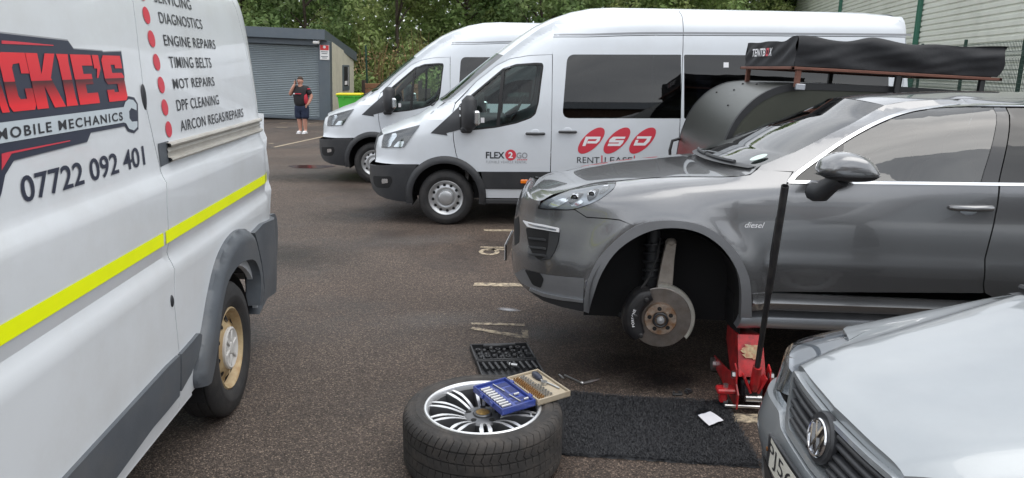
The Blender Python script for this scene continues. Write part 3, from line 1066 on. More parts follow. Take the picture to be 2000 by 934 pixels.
def steel_wheel(parent, c, R, rim, w_, axis=(0, -1, 0), style='transit', sub='wheel'):
    """road wheel > tyre, rim, hub_cap, vents; outer face along axis"""
    M = axis_m(c, axis)
    wh = MB().lathe(tyre_profile(R, rim, w_), 64, M).build(sub, 'rubber', parent, 40)
    h = w_ / 2
    rm = MB()
    mt = 'steel_silver' if style == 'transit' else 'rusty_cream'
    if style == 'transit':
        pr = [(rim + .004, h * .8), (rim - .004, h * .86), (rim - .018, h * .8), (rim - .03, h * .6), (rim - .04, h * .55), (rim - .055, h * .56), (rim * .66, h * .66), (rim * .54, h * .7), (rim * .5, h * .64), (rim * .4, h * .62), (0.001, h * .62)]
    else:
        pr = [(rim + .004, h * .8), (rim - .004, h * .86), (rim - .016, h * .78), (rim - .022, h * .45), (rim - .032, h * .36), (rim * .8, h * .4), (rim * .66, h * .58), (rim * .55, h * .72), (rim * .5, h * .74), (0.001, h * .7)]
    rm.lathe(pr, 56, M)
    rm.build('rim', mt, wh, 50)
    nh = 12 if style == 'transit' else 10
    for k in range(nh):
        a = 2 * math.pi * k / nh + .1
        rr, hh = (rim * .745, h * .615) if style == 'transit' else (rim * .73, h * .48)
        n_ = Vector((math.cos(a), math.sin(a), 0))
        tilt = Vector((math.cos(a) * (.12 if style == 'transit' else .5), math.sin(a) * (.12 if style == 'transit' else .5), 1)).normalized()
        T = M @ axis_m(n_ * rr + Vector((0, 0, hh)), tilt)
        e = MB()
        vs = [(0, 0, .004)] + [(.019 * math.cos(t) * (1 if style == 'transit' else .95), .015 * math.sin(t) * (1.1 if style == 'transit' else 1.9), .004 if style == 'transit' else .012) for t in [2 * math.pi * q / 14 for q in range(14)]]
        # rotate so the slot's long axis follows the rim
        Rz = Matrix.Rotation(a if style != 'transit' else a, 4, 'Z')
        e.add(vs, [(0, q + 1, (q + 1) % 14 + 1) for q in range(14)], T)
        e.build('vent', 'shadow_black', wh, None)
    hc = MB()
    if style == 'transit':
        hc.lathe([(rim * .44, h * .6), (rim * .44, h * .78), (rim * .4, h * .92), (rim * .36, h * .96), (rim * .1, h * .98), (0.001, h * .98)], 40, M)
        hc.build('hub_cap', 'steel_silver', wh, 50)
    else:
        hc.lathe([(rim * .52, h * .68), (rim * .52, h * .84), (rim * .48, h * .9), (rim * .42, h * .86), (rim * .38, h * .8), (rim * .16, h * .8), (rim * .14, h * .9), (0.001, h * .92)], 40, M)
        for k in range(6):
            a = 2 * math.pi * k / 6 + .2
            hc.box((0, 0, 0), (rim * .3, rim * .1, h * .1), .004, M @ Matrix.Translation((math.cos(a) * rim * .29, math.sin(a) * rim * .29, h * .84)) @ Matrix.Rotation(a, 4, 'Z'))
        hc.build('hub_cap', 'hubcap_grey', wh, 40)
    return wh

# ================================================================ white van on the left
LVW = [(.2, .97), (.3, .985), (.4, 1.0), (.6, 1.012), (.98, 1.016), (1.006, 1.017), (1.072, .993), (1.086, .992), (1.128, 1.006), (1.14, 1.008), (1.36, 1.012), (1.385, 1.012), (1.432, .99), (1.45, .988), (1.6, .985), (1.9, .965), (2.2, .935), (2.32, .905), (2.42, .84), (2.48, .7), (2.5, .5)]
def lv_surf(x, z):
    w_ = interp(LVW, z)
    if x > 5.12: w_ -= .075 * ((min(x, 5.45) - 5.12) / .3) ** 2.4
    if x < 1.2: w_ -= .3 * ((1.2 - max(0, x)) / 1.2) ** 2
    return -w_
FL = Frame((-2.2468, -.4477, 0), rad(94.5), lv_surf)
S = FL.S
van = empty('panel_van', (-2.2468, -.4477, 0), rad(94.5), 'white panel van with red mechanics logo, phone number and yellow stripe', 'van')
P = lambda off: onto(lv_surf, off)
seam = S([(258, -8), (270, 90), (283, 200), (300, 275), (312, 325), (318, 345), (326, 395), (330, 472), (329, 503), (341, 536), (341, 600), (350, 690), (352, 772)])
seam = [(3.30, 2.3)] + seam + [(3.45, .36)]
door = [(x - .004, z) for x, z in seam][::-1] + [(2.16, 2.3), (2.16, .36)]
panel('sliding_door', door, P(0), 'old_white_paint', van, g=.035, flange=(0, .03, 0))
rear_x = lambda z: lin([(.3, 5.33), (.5, 5.36), (.66, 5.40), (1.16, 5.42), (1.52, 5.39), (1.99, 5.30), (2.3, 5.2), (2.46, 5.1)], z)
rseam = S([(515, 222), (518, 262), (520, 290), (524, 350), (527, 420), (531, 446)])
rs_top = [(5.02, 2.44), (5.1, 2.2), (5.16, 1.9), (5.2, 1.6)]
rs = rs_top + rseam
AC = (4.235, .35)                                             # rear wheel centre
arch = [(AC[0] + (.455 if a > 1.571 else .58) * math.cos(a), AC[1] + .45 * math.sin(a)) for a in [math.pi * k / 24 for k in range(25)]]
low = [(AC[0] + .455, .36), (5.1, .36), (5.1, .8)]
body = [(x + .004, z) for x, z in seam] + [(AC[0] - .455, .36)] + arch[::-1][1:] + [(5.08, .36)] + [(x - .003, z) for x, z in rs[::-1]] + [(3.3, 2.44)]
body = [p for i, p in enumerate(body) if i == 0 or math.hypot(p[0] - body[i - 1][0], p[1] - body[i - 1][1]) > .004]
bs = panel('body_side', body, P(0), 'old_white_paint', van, g=.035, flange=(0, .03, 0))
cor = [(x + .003, z) for x, z in rs] + [(5.16, .42), (5.33, .42)] + [(rear_x(z), z) for z in (.5, .66, .9, 1.16, 1.35, 1.52, 1.75, 1.99, 2.15, 2.3, 2.44)]
panel('rear_corner', cor, P(0), 'old_white_paint', van, g=.03, flange=(0, .03, 0))
panel('front_side', [(2.15, 2.3), (2.15, .36), (1.35, .36), (1.3, .7), (.9, .82), (.5, .7), (.42, .4), (.05, .4), (.03, .9), (.3, 1.15), (.75, 1.3), (1.35, 2.0), (1.6, 2.3)], P(0), 'old_white_paint', van, g=.08)
panel('upper_side', [(3.297, 2.3), (3.297, 2.44), (1.75, 2.44), (1.6, 2.303), (3.29, 2.303)], P(0), 'old_white_paint', van, g=.06)
for o in [c for c in bpy.data.objects if c.parent == van]:
    mirror_copy(o, van)
Et = [(.05, .4), (.03, .9), (.3, 1.15), (.75, 1.3)]
cap('bonnet', Et, [(-.1, 0), (-.12, 0), (-.1, .04), (-.12, .03)], lv_surf, 'old_white_paint', van)
cap('windscreen', [(.75, 1.3), (1.35, 2.0), (1.6, 2.3)], [(-.12, .03), (-.12, .05), (-.1, .06)], lv_surf, 'tinted_glass', van)
cap('roof', [(1.6, 2.3), (1.75, 2.44), (3.3, 2.44), (5.02, 2.44), (5.1, 2.44)], [(-.1, .06), (-.05, .09), (0, .09), (0, .09), (.04, .05)], lv_surf, 'old_white_paint', van)
cap('rear_door', [(5.1, 2.44), (5.2, 2.3), (5.30, 1.99), (5.39, 1.52), (5.42, 1.16), (5.40, .66), (5.36, .5), (5.33, .42)], [(.03, .04), (.03, .0), (.03, 0), (.03, 0), (.03, 0), (.03, 0), (.03, 0), (.03, 0)], lv_surf, 'old_white_paint', van, p=6)
# sill, seen dirty under the cladding
m_ = MB()
m_.box((2.6, -.965, .37), (2.1, .05, .09), .015)
m_.build('sill', 'old_white_paint', van)
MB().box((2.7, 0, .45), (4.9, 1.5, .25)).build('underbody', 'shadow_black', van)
# wheel arches
for xx, s in ((AC[0], -1), (AC[0], 1), (.9, -1), (.9, 1)):
    mm = MB()
    mm.lathe([(.43, 0), (.43, .45), (.05, .45)], 20, axis_m((xx, s * .985, .345), (0, -s, 0)), a0=0, a1=2 * math.pi) if False else mm.grid(lambda a, b: (xx + .45 * math.cos(math.pi * (a * 1.2 - .1)), s * (.985 - .5 * b), .345 + .425 * math.sin(math.pi * (a * 1.2 - .1))), 24, 3)
    mm.build('wheel_arch_liner', 'shadow_black', van)
# plastic flare and bumper corner
fl_o = [(393, 758), (391, 735), (397, 690), (407, 640), (417, 580), (430, 520), (445, 481), (462, 456), (478, 447), (490, 450), (498, 458)]
fl_r = [(502, 476), (510, 513), (515, 563), (512, 594)]
fl_i = [(503, 597), (505, 553), (500, 523), (488, 507), (463, 516), (441, 548), (429, 597), (421, 666), (414, 715), (407, 748)]
flare = [FL.side(u, v, -.035) for u, v in spline(fl_o, 3) + fl_r + spline(fl_i, 3)]
fin = np.array([FL.side(u, v, -.035) for u, v in fl_o + fl_r])
def flare_f(a, b):
    d = float(np.min(np.hypot(fin[:, 0] - a, fin[:, 1] - b)))
    # distance to the outer polyline
    for (x0, z0), (x1, z1) in zip(fin, fin[1:]):
        L2 = (x1 - x0) ** 2 + (z1 - z0) ** 2
        t = max(0, min(1, ((a - x0) * (x1 - x0) + (b - z0) * (z1 - z0)) / L2))
        d = min(d, math.hypot(a - x0 - t * (x1 - x0), b - z0 - t * (z1 - z0)))
    return (a, lv_surf(a, b) - .012 - .04 * min(1, d / .05) ** .6, b)
panel('wheel_arch_flare', flare, flare_f, 'grey_cladding', van, g=.02, flange=(0, .09, 0), ang=50)
bc = [FL.side(u, v, -.03) for u, v in [(498, 455), (515, 437), (537, 417), (541, 428), (543, 454), (542, 490), (539, 523), (534, 558), (522, 583), (507, 614), (514, 594), (517, 563), (512, 513), (504, 476)]]
panel('bumper_corner', bc, lambda a, b: (a, lv_surf(a, b) - .03, b), 'grey_cladding', van, g=.03, flange=(0, .09, 0), ang=50)
MB().box((5.4, 0, .66), (.12, 1.86, .42), .04).build('rear_bumper', 'grey_cladding', van)
for pts in ([(131, 934), (200, 858), (260, 792), (330, 715), (352, 694), (351, 774), (325, 806), (300, 835), (228, 934), (120, 1080), (20, 1060)], [(355, 692), (375, 669), (390, 651), (395, 654), (393, 675), (388, 694), (374, 730), (355, 764)]):
    q = [FL.side(u, v, -.018) for u, v in pts]
    panel('side_cladding', q, P(.018), 'grey_cladding', van, g=.04, flange=(0, .03, 0))
# sliding door track
a0, a1 = FL.side(308, 289), FL.side(525, 236)
zt, zb = 1.552, 1.478
pr_ = [(0, zb - .006), (.02, zb - .004), (.023, zb + .004), (.02, zb + .012), (.006, zb + .016), (.004, zb + .03), (.008, zb + .04), (.004, zt - .02), (.006, zt - .016), (.021, zt - .012), (.024, zt - .004), (.02, zt + .004), (0, zt + .006)]
m_ = MB()
def trk(a, b):
    k = min(len(pr_) - 1, int(round(b * (len(pr_) - 1))))
    x = a0[0] + .09 + (min(a1[0], 5.27) - a0[0] - .1) * a
    o_, z = pr_[k]
    return (x, lv_surf(x, 1.5) - o_, z)
m_.grid(trk, 24, len(pr_))
tr_ = m_.build('door_track', 'alloy_dirty', van, 30)
q = [(a0[0], zb - .015), (a0[0] + .12, zb - .01), (a0[0] + .12, zt + .012), (a0[0], zt + .012)]
panel('track_pocket', q, P(.003), 'grey_cladding', tr_, g=.05)
q = [(5.255, zb - .004), (5.29, zb), (5.29, zt), (5.255, zt)]
panel('track_end', q, P(.01), 'print_black', tr_, g=.05)
# small fittings
for (u, v, sx, sz) in ((280, 190, .014, .055), (335, 588, .009, .028)):
    x, z = FL.side(u, v)
    MB().ball((x, lv_surf(x, z) - .002, z), (sx * 1.5, .008, sz), 12, 10).build('door_handle_cover' if v < 300 else 'lock_cover', 'print_black', van)
# yellow stripe in three lengths
for x0, x1 in ((1.0, 3.44), (3.466, 5.19), (5.215, 5.40)):
    panel('yellow_stripe', [(x0, 1.134), (x1, 1.134), (x1, 1.191), (x0, 1.191)], P(.003), 'stripe_yellow', van, g=.03)
# service list
lst = [('SERVICING', (301, 4), (373, 16), (297, -18)), ('DIAGNOSTICS', (312, 45), (395.6, 58), (309, 23)), ('ENGINE REPAIRS', (321, 89), (421, 97), (319, 67.5)), ('TIMING BELTS', (332, 133), (413, 131.5), (327, 110)),
       ('MOT REPAIRS', (339, 174), (419, 168), (336, 153.7)), ('DPF CLEANING', (346, 217), (427.6, 204), (343, 195)), ('AIRCON REGAS/REPAIRS', (353, 257), (475, 228), (351, 235.5))]
for s, bl_, br_, tl_ in lst:
    p, q, r_ = FL.side(*bl_), FL.side(*br_), FL.side(*tl_)
    vs, fs = fit_text(s, p[0], q[0], p[1], r_[1], bold=.004, shear=.0, spacing=1.08)
    word_decals('lettering', vs, fs, P(.003), 'print_black', van, .022)
for (u, v) in ((275, -16), (285, 30), (295, 76), (305, 121.7), (314, 166), (321, 210), (328.6, 252.7)):
    x, z = FL.side(u, v)
    poly_decal('red_dot', [[(x + .036 * math.cos(t), z + .036 * math.sin(t)) for t in [2 * math.pi * k / 28 for k in range(28)]]], P(.003), 'print_red', van)
# logo
def LP(pts, k=2.457): return [FL.side(a / k, 40 + b / k) for a, b in pts]
bgp = LP([(-260, 40), (0, 62), (322, 98), (350, 138), (487, 148), (490, 153), (578, 150), (594, 270), (588, 372), (612, 364), (640, 370), (657, 400), (660, 520), (640, 540), (612, 532), (597, 507), (432, 538), (415, 582), (62, 672), (20, 742), (2, 830), (-60, 1010), (-220, 1050), (-330, 700)])
cx = sum(p[0] for p in bgp) / len(bgp); cz = sum(p[1] for p in bgp) / len(bgp)
poly_decal('logo_border', [[(cx + (x - cx) * 1.012, cz + (z - cz) * 1.02) for x, z in bgp]], P(.002), 'print_grey', van)
poly_decal('logo_backing', [bgp], P(.003), 'print_navy', van)
m = bpy.data.materials.new('print_red_fade'); m.use_nodes = True
t = m.node_tree; co = t.nodes.new('ShaderNodeTexCoord'); sp = t.nodes.new('ShaderNodeSeparateXYZ'); mr = t.nodes.new('ShaderNodeMapRange'); rp = t.nodes.new('ShaderNodeValToRGB')
mr.inputs[1].default_value, mr.inputs[2].default_value = 1.755, 1.935
t.links.new(co.outputs['Object'], sp.inputs[0]); t.links.new(sp.outputs[2], mr.inputs[0]); t.links.new(mr.outputs[0], rp.inputs[0])
e = rp.color_ramp.elements; e[0].color = (.75, .03, .04, 1); e[1].color = (.72, .03, .04, 1)
for ps, c_ in ((.12, (.75, .02, .03, 1)), (.46, (.1, .012, .016, 1)), (.5, (.06, .01, .014, 1)), (.51, (.62, .02, .035, 1))):
    q_ = e.new(ps); q_.color = c_
t.links.new(rp.outputs[0], t.nodes['Principled BSDF'].inputs['Base Color']); t.nodes['Principled BSDF'].inputs['Roughness'].default_value = .35
MATS['print_red_fade'] = m
GL = {'A': [[(0, 0), (.28, 1), (.75, 1), (1, 0), (.68, 0), (.63, .2), (.36, .2), (.31, 0)]],
      'C': [[(.12, 1), (1, 1), (1, .64), (.7, .64), (.7, .82), (.46, .8), (.4, .74), (.4, .26), (.46, .2), (.7, .2), (.7, .38), (1, .38), (1, .08), (.92, 0), (.1, 0), (0, .1), (0, .9)]],
      'K': [[(0, 1), (.4, 1), (.4, .62), (.66, 1), (1.02, 1), (.7, .55), (1.04, 0), (.62, 0), (.42, .4), (.4, .34), (.4, 0), (0, 0)]],
      'I': [[(0, 1), (1, 1), (.92, .85), (.92, .15), (1, 0), (0, 0), (.08, .15), (.08, .85)]],
      'E': [[(0, 1), (1, 1), (1, .78), (.46, .78), (.46, .61), (.86, .61), (.86, .4), (.46, .4), (.46, .22), (1, .22), (1, 0), (0, 0)]],
      "'": [[(0, 1), (1, 1), (1, .72), (.35, .52), (.1, .52), (.45, .72), (0, .72)]],
      'S': [[(.12, 1), (1, 1), (1, .72), (.62, .72), (.62, .8), (.42, .8), (.42, .62), (.92, .62), (1, .54), (1, .08), (.9, 0), (0, 0), (0, .26), (.36, .26), (.36, .2), (.58, .2), (.58, .38), (.1, .38), (0, .46), (0, .9)]]}
for ch, a, b in (('A', -118, 2), ('C', 6, 138), ('K', 140, 276), ('I', 286, 342), ('E', 352, 450), ("'", 456, 486), ('S', 497, 590)):
    zt_, zb_ = 1.930, 1.760
    (x0, _), (x1, _) = LP([(a, 280)])[0], LP([(b, 280)])[0]
    poly_decal('logo_letter', [[(x0 + (x1 - x0) * p[0], zb_ + (zt_ - zb_) * p[1]) for p in g_] for g_ in GL[ch]], P(.005), 'print_red_fade', van)
band = LP([(-300, 520), (0, 490), (588, 416), (596, 392), (612, 378), (634, 382), (650, 402), (650, 432), (625, 420), (614, 436), (616, 470), (628, 486), (654, 484), (654, 512), (638, 528), (614, 520), (600, 494), (588, 490), (0, 590), (-300, 640)])
poly_decal('logo_spanner', [band], P(.0045), 'print_silver', van)
p, q = LP([(0, 560)])[0], LP([(582, 470)])[0]
(xa, za), (xb, zb2) = LP([(-8, 552)])[0], LP([(-8, 505)])[0]
vs, fs = fit_text('MOBILE MECHANICS', LP([(-30, 540)])[0][0], LP([(580, 450)])[0][0], 1.686, 1.718, bold=.02, spacing=1.25, shear=.1)
word_decals('logo_lettering', vs, fs, P(.006), 'print_black', van, .028)
for pts in ([(0, 96), (60, 100), (250, 118), (250, 122), (0, 112)], [(0, 640), (30, 632), (330, 575), (330, 580), (44, 640), (0, 720)], [(0, 700), (40, 640), (48, 640), (0, 720)]):
    poly_decal('logo_line', [LP(pts)], P(.0045), 'print_red', van)
p, q, r_ = FL.side(58, 402), FL.side(283, 328), FL.side(38, 351)
vs, fs = fit_text('07722 092 401', FL.side(40, 375)[0], FL.side(282, 312)[0], 1.492, 1.572, bold=.014)
word_decals('phone_number', vs, fs, P(.003), 'print_navy', van, .024)
# wheels
steel_wheel(van, (AC[0] - .06, -.93, .368), .373, .225, .215, style='van')
for xx, s in ((AC[0], 1), (.9, -1), (.9, 1)):
    steel_wheel(van, (xx, s * .91, .345), .345, .205, .215, (0, s, 0), 'van')
# ================================================================ the two minibuses
pm('bumper_black', (.028, .03, .034), .48, var=.12, vs=8, bump=.1, bs=260, dirt=(.09, .085, .08), dirts=3, dirta=.3)
pm('lamp_dark', (.05, .055, .065), .15, coat=.8)
pm('lamp_chrome', (.72, .74, .76), .12, metal=.9, var=.15, vs=22)
pm('amber', (.85, .2, .01), .25, coat=.6)
pm('seat_fabric', (.05, .052, .058), .9, var=.15, vs=12)
pm('wall_trim', (.3, .31, .31), .8)
glass_mat('lamp_glass', (.9, .93, .95), 1.45, .03)
TRW = [(.15, .93), (.3, .965), (.5, .99), (.8, 1.0), (1.0, .998), (1.25, .99), (1.7, .955), (2.1, .91), (2.24, .89), (2.27, .875), (2.32, .87), (2.42, .83), (2.5, .76), (2.56, .62), (2.62, .4)]
TRX = [(.2, .06), (.3, 0.), (.72, 0.), (.77, .05), (.95, .075), (1.08, .12), (1.18, .33), (1.28, .62), (1.36, .93), (1.9, 1.72), (2.3, 2.3), (2.48, 2.75), (2.62, 3.6)]
TRP = [(-.05, .25), (0., .33), (.05, .5), (.12, .66), (.2, .77), (.3, .86), (.45, .935), (.7, .985), (1.0, 1.0)]
def tr_surf(x, z):
    k = 1.0 if z < 1.08 else max(.4, 1 - (z - 1.08) / .2 * .6)
    f = 1 - (1 - interp(TRP, x - interp(TRX, z))) * k
    w_ = interp(TRW, z) * f
    if x > 6.3: w_ -= .1 * ((min(x, 6.75) - 6.3) / .35) ** 2.2
    return -w_
TLOC = (-1.88, 9.73, 0)
FT = Frame(TLOC, 0, tr_surf)
S = FT.S
P = lambda off: onto(tr_surf, off)
bus = empty('minibus', TLOC, 0, 'white high-roof minibus with red oval logos and dark side windows', 'minibus', 'white minibuses parked side by side')
plain = []                                            # parts the second, unlettered view of the same model shares
XW, ZW = 1.065, .335
def arc(r, a0, a1, n=20, cx=XW, cz=.36, ry=None):
    return [(cx + r * math.cos(rad(a0 + (a1 - a0) * k / n)), cz + (ry or r) * math.sin(rad(a0 + (a1 - a0) * k / n))) for k in range(n + 1)]
E_nose = S([(728, 368), (723, 345), (723, 322)])
E_hood0 = S([(733, 316), (734, 290), (739, 268), (749, 262)])
E_hood = S([(749, 262), (785, 252), (817, 243.5), (841, 221), (856, 208), (866, 200)])
E_ws = S([(866, 200), (880, 194), (931, 150), (983, 108)])
E_roof = S([(983, 108), (1020, 80), (1057, 54), (1085, 41), (1119, 29), (1157, 22.5), (1201, 21), (1332, 22), (1500, 25), (1700, 29), (1745, 33)])
E_rear = S([(1745, 33), (1762, 45), (1768, 70), (1772, 150), (1775, 235), (1777, 320), (1779, 372), (1779, 385)])
zc, zm, zs = FT.side(1150, 336.5)[1], FT.side(1100, 370)[1], FT.side(1100, 388)[1]      # top of moulding, its foot, sill foot
front_seam = S([(889, 203), (884.7, 217.6), (884.3, 245), (886, 275), (890, 298), (895, 316)])
door_top = S([(889, 203), (931, 159.4), (970, 128.5), (995.7, 115.7), (1034, 109), (1079, 107)])
b_seam = S([(1079, 107), (1078.5, 180), (1077.5, 240), (1076, 300)]); b_seam.append((b_seam[-1][0] - .003, zc))
aL = arc(.485, 92, 150, 14)
wing = E_hood0[:-1] + E_hood + [(front_seam[0][0] - .02, front_seam[0][1] + .015)] + [(x - .004, z) for x, z in front_seam]
wing += [p for p in arc(.485, 70, 165, 20) if p[0] < wing[-1][0] - .01 and p[1] > FT.side(800, 321)[1]] + S([(815, 321), (770, 320.5)])
panel('front_wing', wing, P(0), 'white_paint', bus, g=.04, flange=(0, .02, 0))
win = rounded(S([(899, 205), (983, 135), (1008, 127), (1045, 124.5), (1058, 125), (1060, 131), (1056, 160), (1051, 200), (1045, 222), (1036, 230), (1008, 240), (970, 248), (934, 252), (902, 254)]), .02, 3)
fdoor = [(x + .004, z) for x, z in front_seam[::-1]] + door_top[1:-1] + [(x - .004, z) for x, z in b_seam]
fdoor += [p for p in arc(.485, 0, 70, 16) if p[1] > zc - .02 and p[0] > front_seam[-1][0] + .02]
panel('front_door', fdoor, P(0), 'white_paint', bus, [win], g=.04, flange=(0, .02, 0))
cxw = sum(p[0] for p in win) / len(win); czw = sum(p[1] for p in win) / len(win)
grow = lambda k: [(cxw + (x - cxw) * k, czw + (z - czw) * k) for x, z in win]
gl = panel('cab_window', grow(1.012), P(-.008), 'clear_glass', bus, g=.06)
panel('window_seal', grow(1.03), P(.001), 'seal', gl, [grow(.965)], g=.05)
dv = S([(986, 134), (980, 137), (969, 246), (976, 245)])
panel('window_divider', dv, P(-.002), 'seal', gl, g=.05)
panel('window_sticker', S([(939, 230), (946, 230), (946, 240), (939, 240)]), P(-.004), 'print_white', gl, g=.05)
apil = E_ws[:-1] + E_roof[:4] + S([(1081, 42)]) + [(b_seam[0][0] + .002, b_seam[0][1] + .004)] + [(x, z + .006) for x, z in door_top[::-1][1:-1]] + [(front_seam[0][0] - .004, front_seam[0][1] + .012)]
panel('cab_pillar', apil, P(0), 'white_paint', bus, g=.018, flange=(0, .02, 0))
gz = [FT.side(u, v)[1] for u, v in ((1090, 73), (1332, 69.5), (1740, 73))]
xr = FT.side(1332, 150)[0]
xe = FT.side(1772, 150)[0]
gut = lambda x: interp([(2.8, gz[1] - .03), (3.1, gz[1] - .016), (3.6, gz[1] - .004), (4.6, gz[1]), (6.7, gz[2])], x)
for (x0, x1, nm) in ((b_seam[0][0] + .004, xr - .004, 'sliding_door'), (xr + .004, xe - .06, 'rear_side')):
    ol = [(x0, zc), (x1, zc)] + [(x1 - (x1 - x0) * k / 8, gut(x1 - (x1 - x0) * k / 8)) for k in range(9)]
    if nm == 'rear_side':
        wn = rounded(S([(1336, 107), (1735, 110), (1735, 233), (1336, 232)]), .02)
    else:
        wn = rounded(S([(1108, 106.5), (1330, 107), (1330, 231.5), (1098, 231)]), [.09, .01, .01, .1], 6)
    panel(nm, ol, P(0), 'white_paint', bus, [wn], g=.06, flange=(0, .02, 0))
    panel('side_window', wn, P(.001), 'tinted_glass', bus, g=.09)
    rs_ = [(x0 + (x1 - x0) * k / 8, gut(x0 + (x1 - x0) * k / 8) + .008) for k in range(9)]
    tops = [p for p in E_roof if x0 - .03 < p[0] < x1 + .05]
    rs_ += [(x1, lin(E_roof, x1))] + tops[::-1] + [(x0, lin(E_roof, x0))]
    rs_ = [p for i, p in enumerate(rs_) if i == 0 or math.hypot(p[0] - rs_[i - 1][0], p[1] - rs_[i - 1][1]) > .012]
    panel('roof_side', rs_, P(0), 'white_paint', bus, g=.06, flange=(0, .02, 0))
x0 = b_seam[0][0]
panel('gutter_strip', [(x0 + .02 + (6.55 - x0) * k / 20, gut(x0 + .02 + (6.55 - x0) * k / 20) + .022) for k in range(21)] + [(6.57 - (6.55 - x0) * k / 20, gut(6.57 - (6.55 - x0) * k / 20) + .042) for k in range(21)], P(.004), 'print_grey', bus, g=.08)
xc0 = xe - .052
panel('rear_corner', [(xc0, zc)] + [(x, z) for x, z in E_rear[::-1] if z > zc] + [(xc0, lin(E_roof, xc0))], P(0), 'white_paint', bus, g=.05, flange=(0, .02, 0))
mo = [(XW + .485, .5)] + [(xe + .02, .5)]
panel('side_moulding', [p for p in arc(.487, 40, 5, 10) if zm < p[1] < zc] [::-1] + [(1.55, zc - .004), (4.3, zc - .004), (xe, zc - .004), (xe, zm), (1.54, zm)][::1], P(.012), 'bumper_black', bus, g=.08, flange=(0, .03, 0)) if False else panel('side_moulding', [(1.5, zc - .004), (xe, zc - .004), (xe, zm), (1.535, zm)], P(.012), 'bumper_black', bus, g=.08, flange=(0, .03, 0))
panel('sill', [(1.54, zm - .004), (xe, zm - .004), (xe, zs), (1.545, zs)], P(0), 'white_paint', bus, g=.08, flange=(0, .03, 0))
MB().box((3.9, -.93, zs - .045), (4.7, .1, .06), .01).build('side_step', 'bumper_black', bus)
fl = arc(.495, -12, 192, 40) + arc(.41, 192, -12, 40)
panel('wheel_arch_flare', fl, lambda a, b: (a, tr_surf(a, b) - .012 - .03 * max(0, 1 - ((math.hypot(a - XW, b - .36) - .435) / .06) ** 2), b), 'bumper_black', bus, g=.03, flange=(0, .06, 0), ang=50)
bp_ = S([(723, 321.5), (770, 322), (815, 322.5), (803, 340), (795, 358), (793, 367), (804, 368), (804, 395), (780, 393), (755, 388), (738, 380), (728, 368), (722, 345)])
bmp = panel('front_bumper_corner', bp_, P(.01), 'bumper_black', bus, g=.025, flange=(0, .05, 0))
panel('fog_recess', rounded(S([(729, 343), (764, 344), (767, 355), (760, 367), (736, 366), (730, 358)]), .03), P(.013), 'shadow_black', bmp, g=.03)
panel('fog_lamp', rounded(S([(746, 349), (757.5, 349), (758, 357), (746, 358.5)]), .01), P(.018), 'lamp_chrome', bmp, g=.03)
hl = S([(745, 289), (746, 275), (749.5, 262.5), (785, 252.5), (820, 244), (812, 256), (803, 268), (789, 288)])
lampo = panel('headlight', hl, P(.006), 'lamp_dark', bus, g=.02, flange=(0, .03, 0))
panel('reflector', rounded(S([(748, 286), (751, 266), (774, 259), (776, 266), (766, 278), (763, 287)]), .03), P(.009), 'lamp_chrome', lampo, g=.02)
panel('reflector', rounded(S([(768, 287), (778, 276), (790, 276), (786, 287)]), .02), P(.009), 'lamp_chrome', lampo, g=.02)
panel('lens', hl, P(.014), 'lamp_glass', lampo, g=.03)
panel('mirror_mount', S([(841, 260), (880, 224), (897, 207.5), (899, 253), (872, 260), (874, 265), (862, 263)]), P(.006), 'bumper_black', bus, g=.04, flange=(0, .02, 0))
near_parts = [o for o in bpy.data.objects if o.parent == bus]
for o in near_parts:
    c = mirror_copy(o, bus)
    for k in [q for q in bpy.data.objects if q.parent == o]: mirror_copy(k, c)
cap('front_bumper', E_nose, [(-.05, 0), (-.06, 0), (-.05, 0)], lambda x, z: tr_surf(x, z) - .008, 'bumper_black', bus)
cap('grille', E_hood0, [(-.07, 0), (-.09, 0), (-.08, .0), (-.1, .02)], tr_surf, 'bumper_black', bus)
cap('bonnet', E_hood, [(-.1, .03), (-.1, .06), (-.1, .075), (-.08, .05), (-.08, .035), (-.08, .03)], tr_surf, 'white_paint', bus)
cap('windscreen', E_ws, [(-.1, .025), (-.12, .03), (-.12, .03), (-.1, .04)], tr_surf, 'clear_glass', bus)
cap('roof', E_roof, [(-.1, .03), (-.1, .03), (-.08, .03), (-.06, .04)] + [(0, .055)] * 6 + [(.02, .05)], tr_surf, 'white_paint', bus, p=3, ns=27, step=.025)
cap('rear_door', E_rear, [(.02, .05), (.03, .03), (.03, 0)] + [(.03, 0)] * 5, tr_surf, 'white_paint', bus, p=6)
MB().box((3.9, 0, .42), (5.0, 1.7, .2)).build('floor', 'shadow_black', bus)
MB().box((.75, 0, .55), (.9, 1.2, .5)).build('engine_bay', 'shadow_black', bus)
MB().box((4.5, 0, 1.3), (3.9, 1.6, .04)).build('cabin_partition', 'shadow_black', bus)
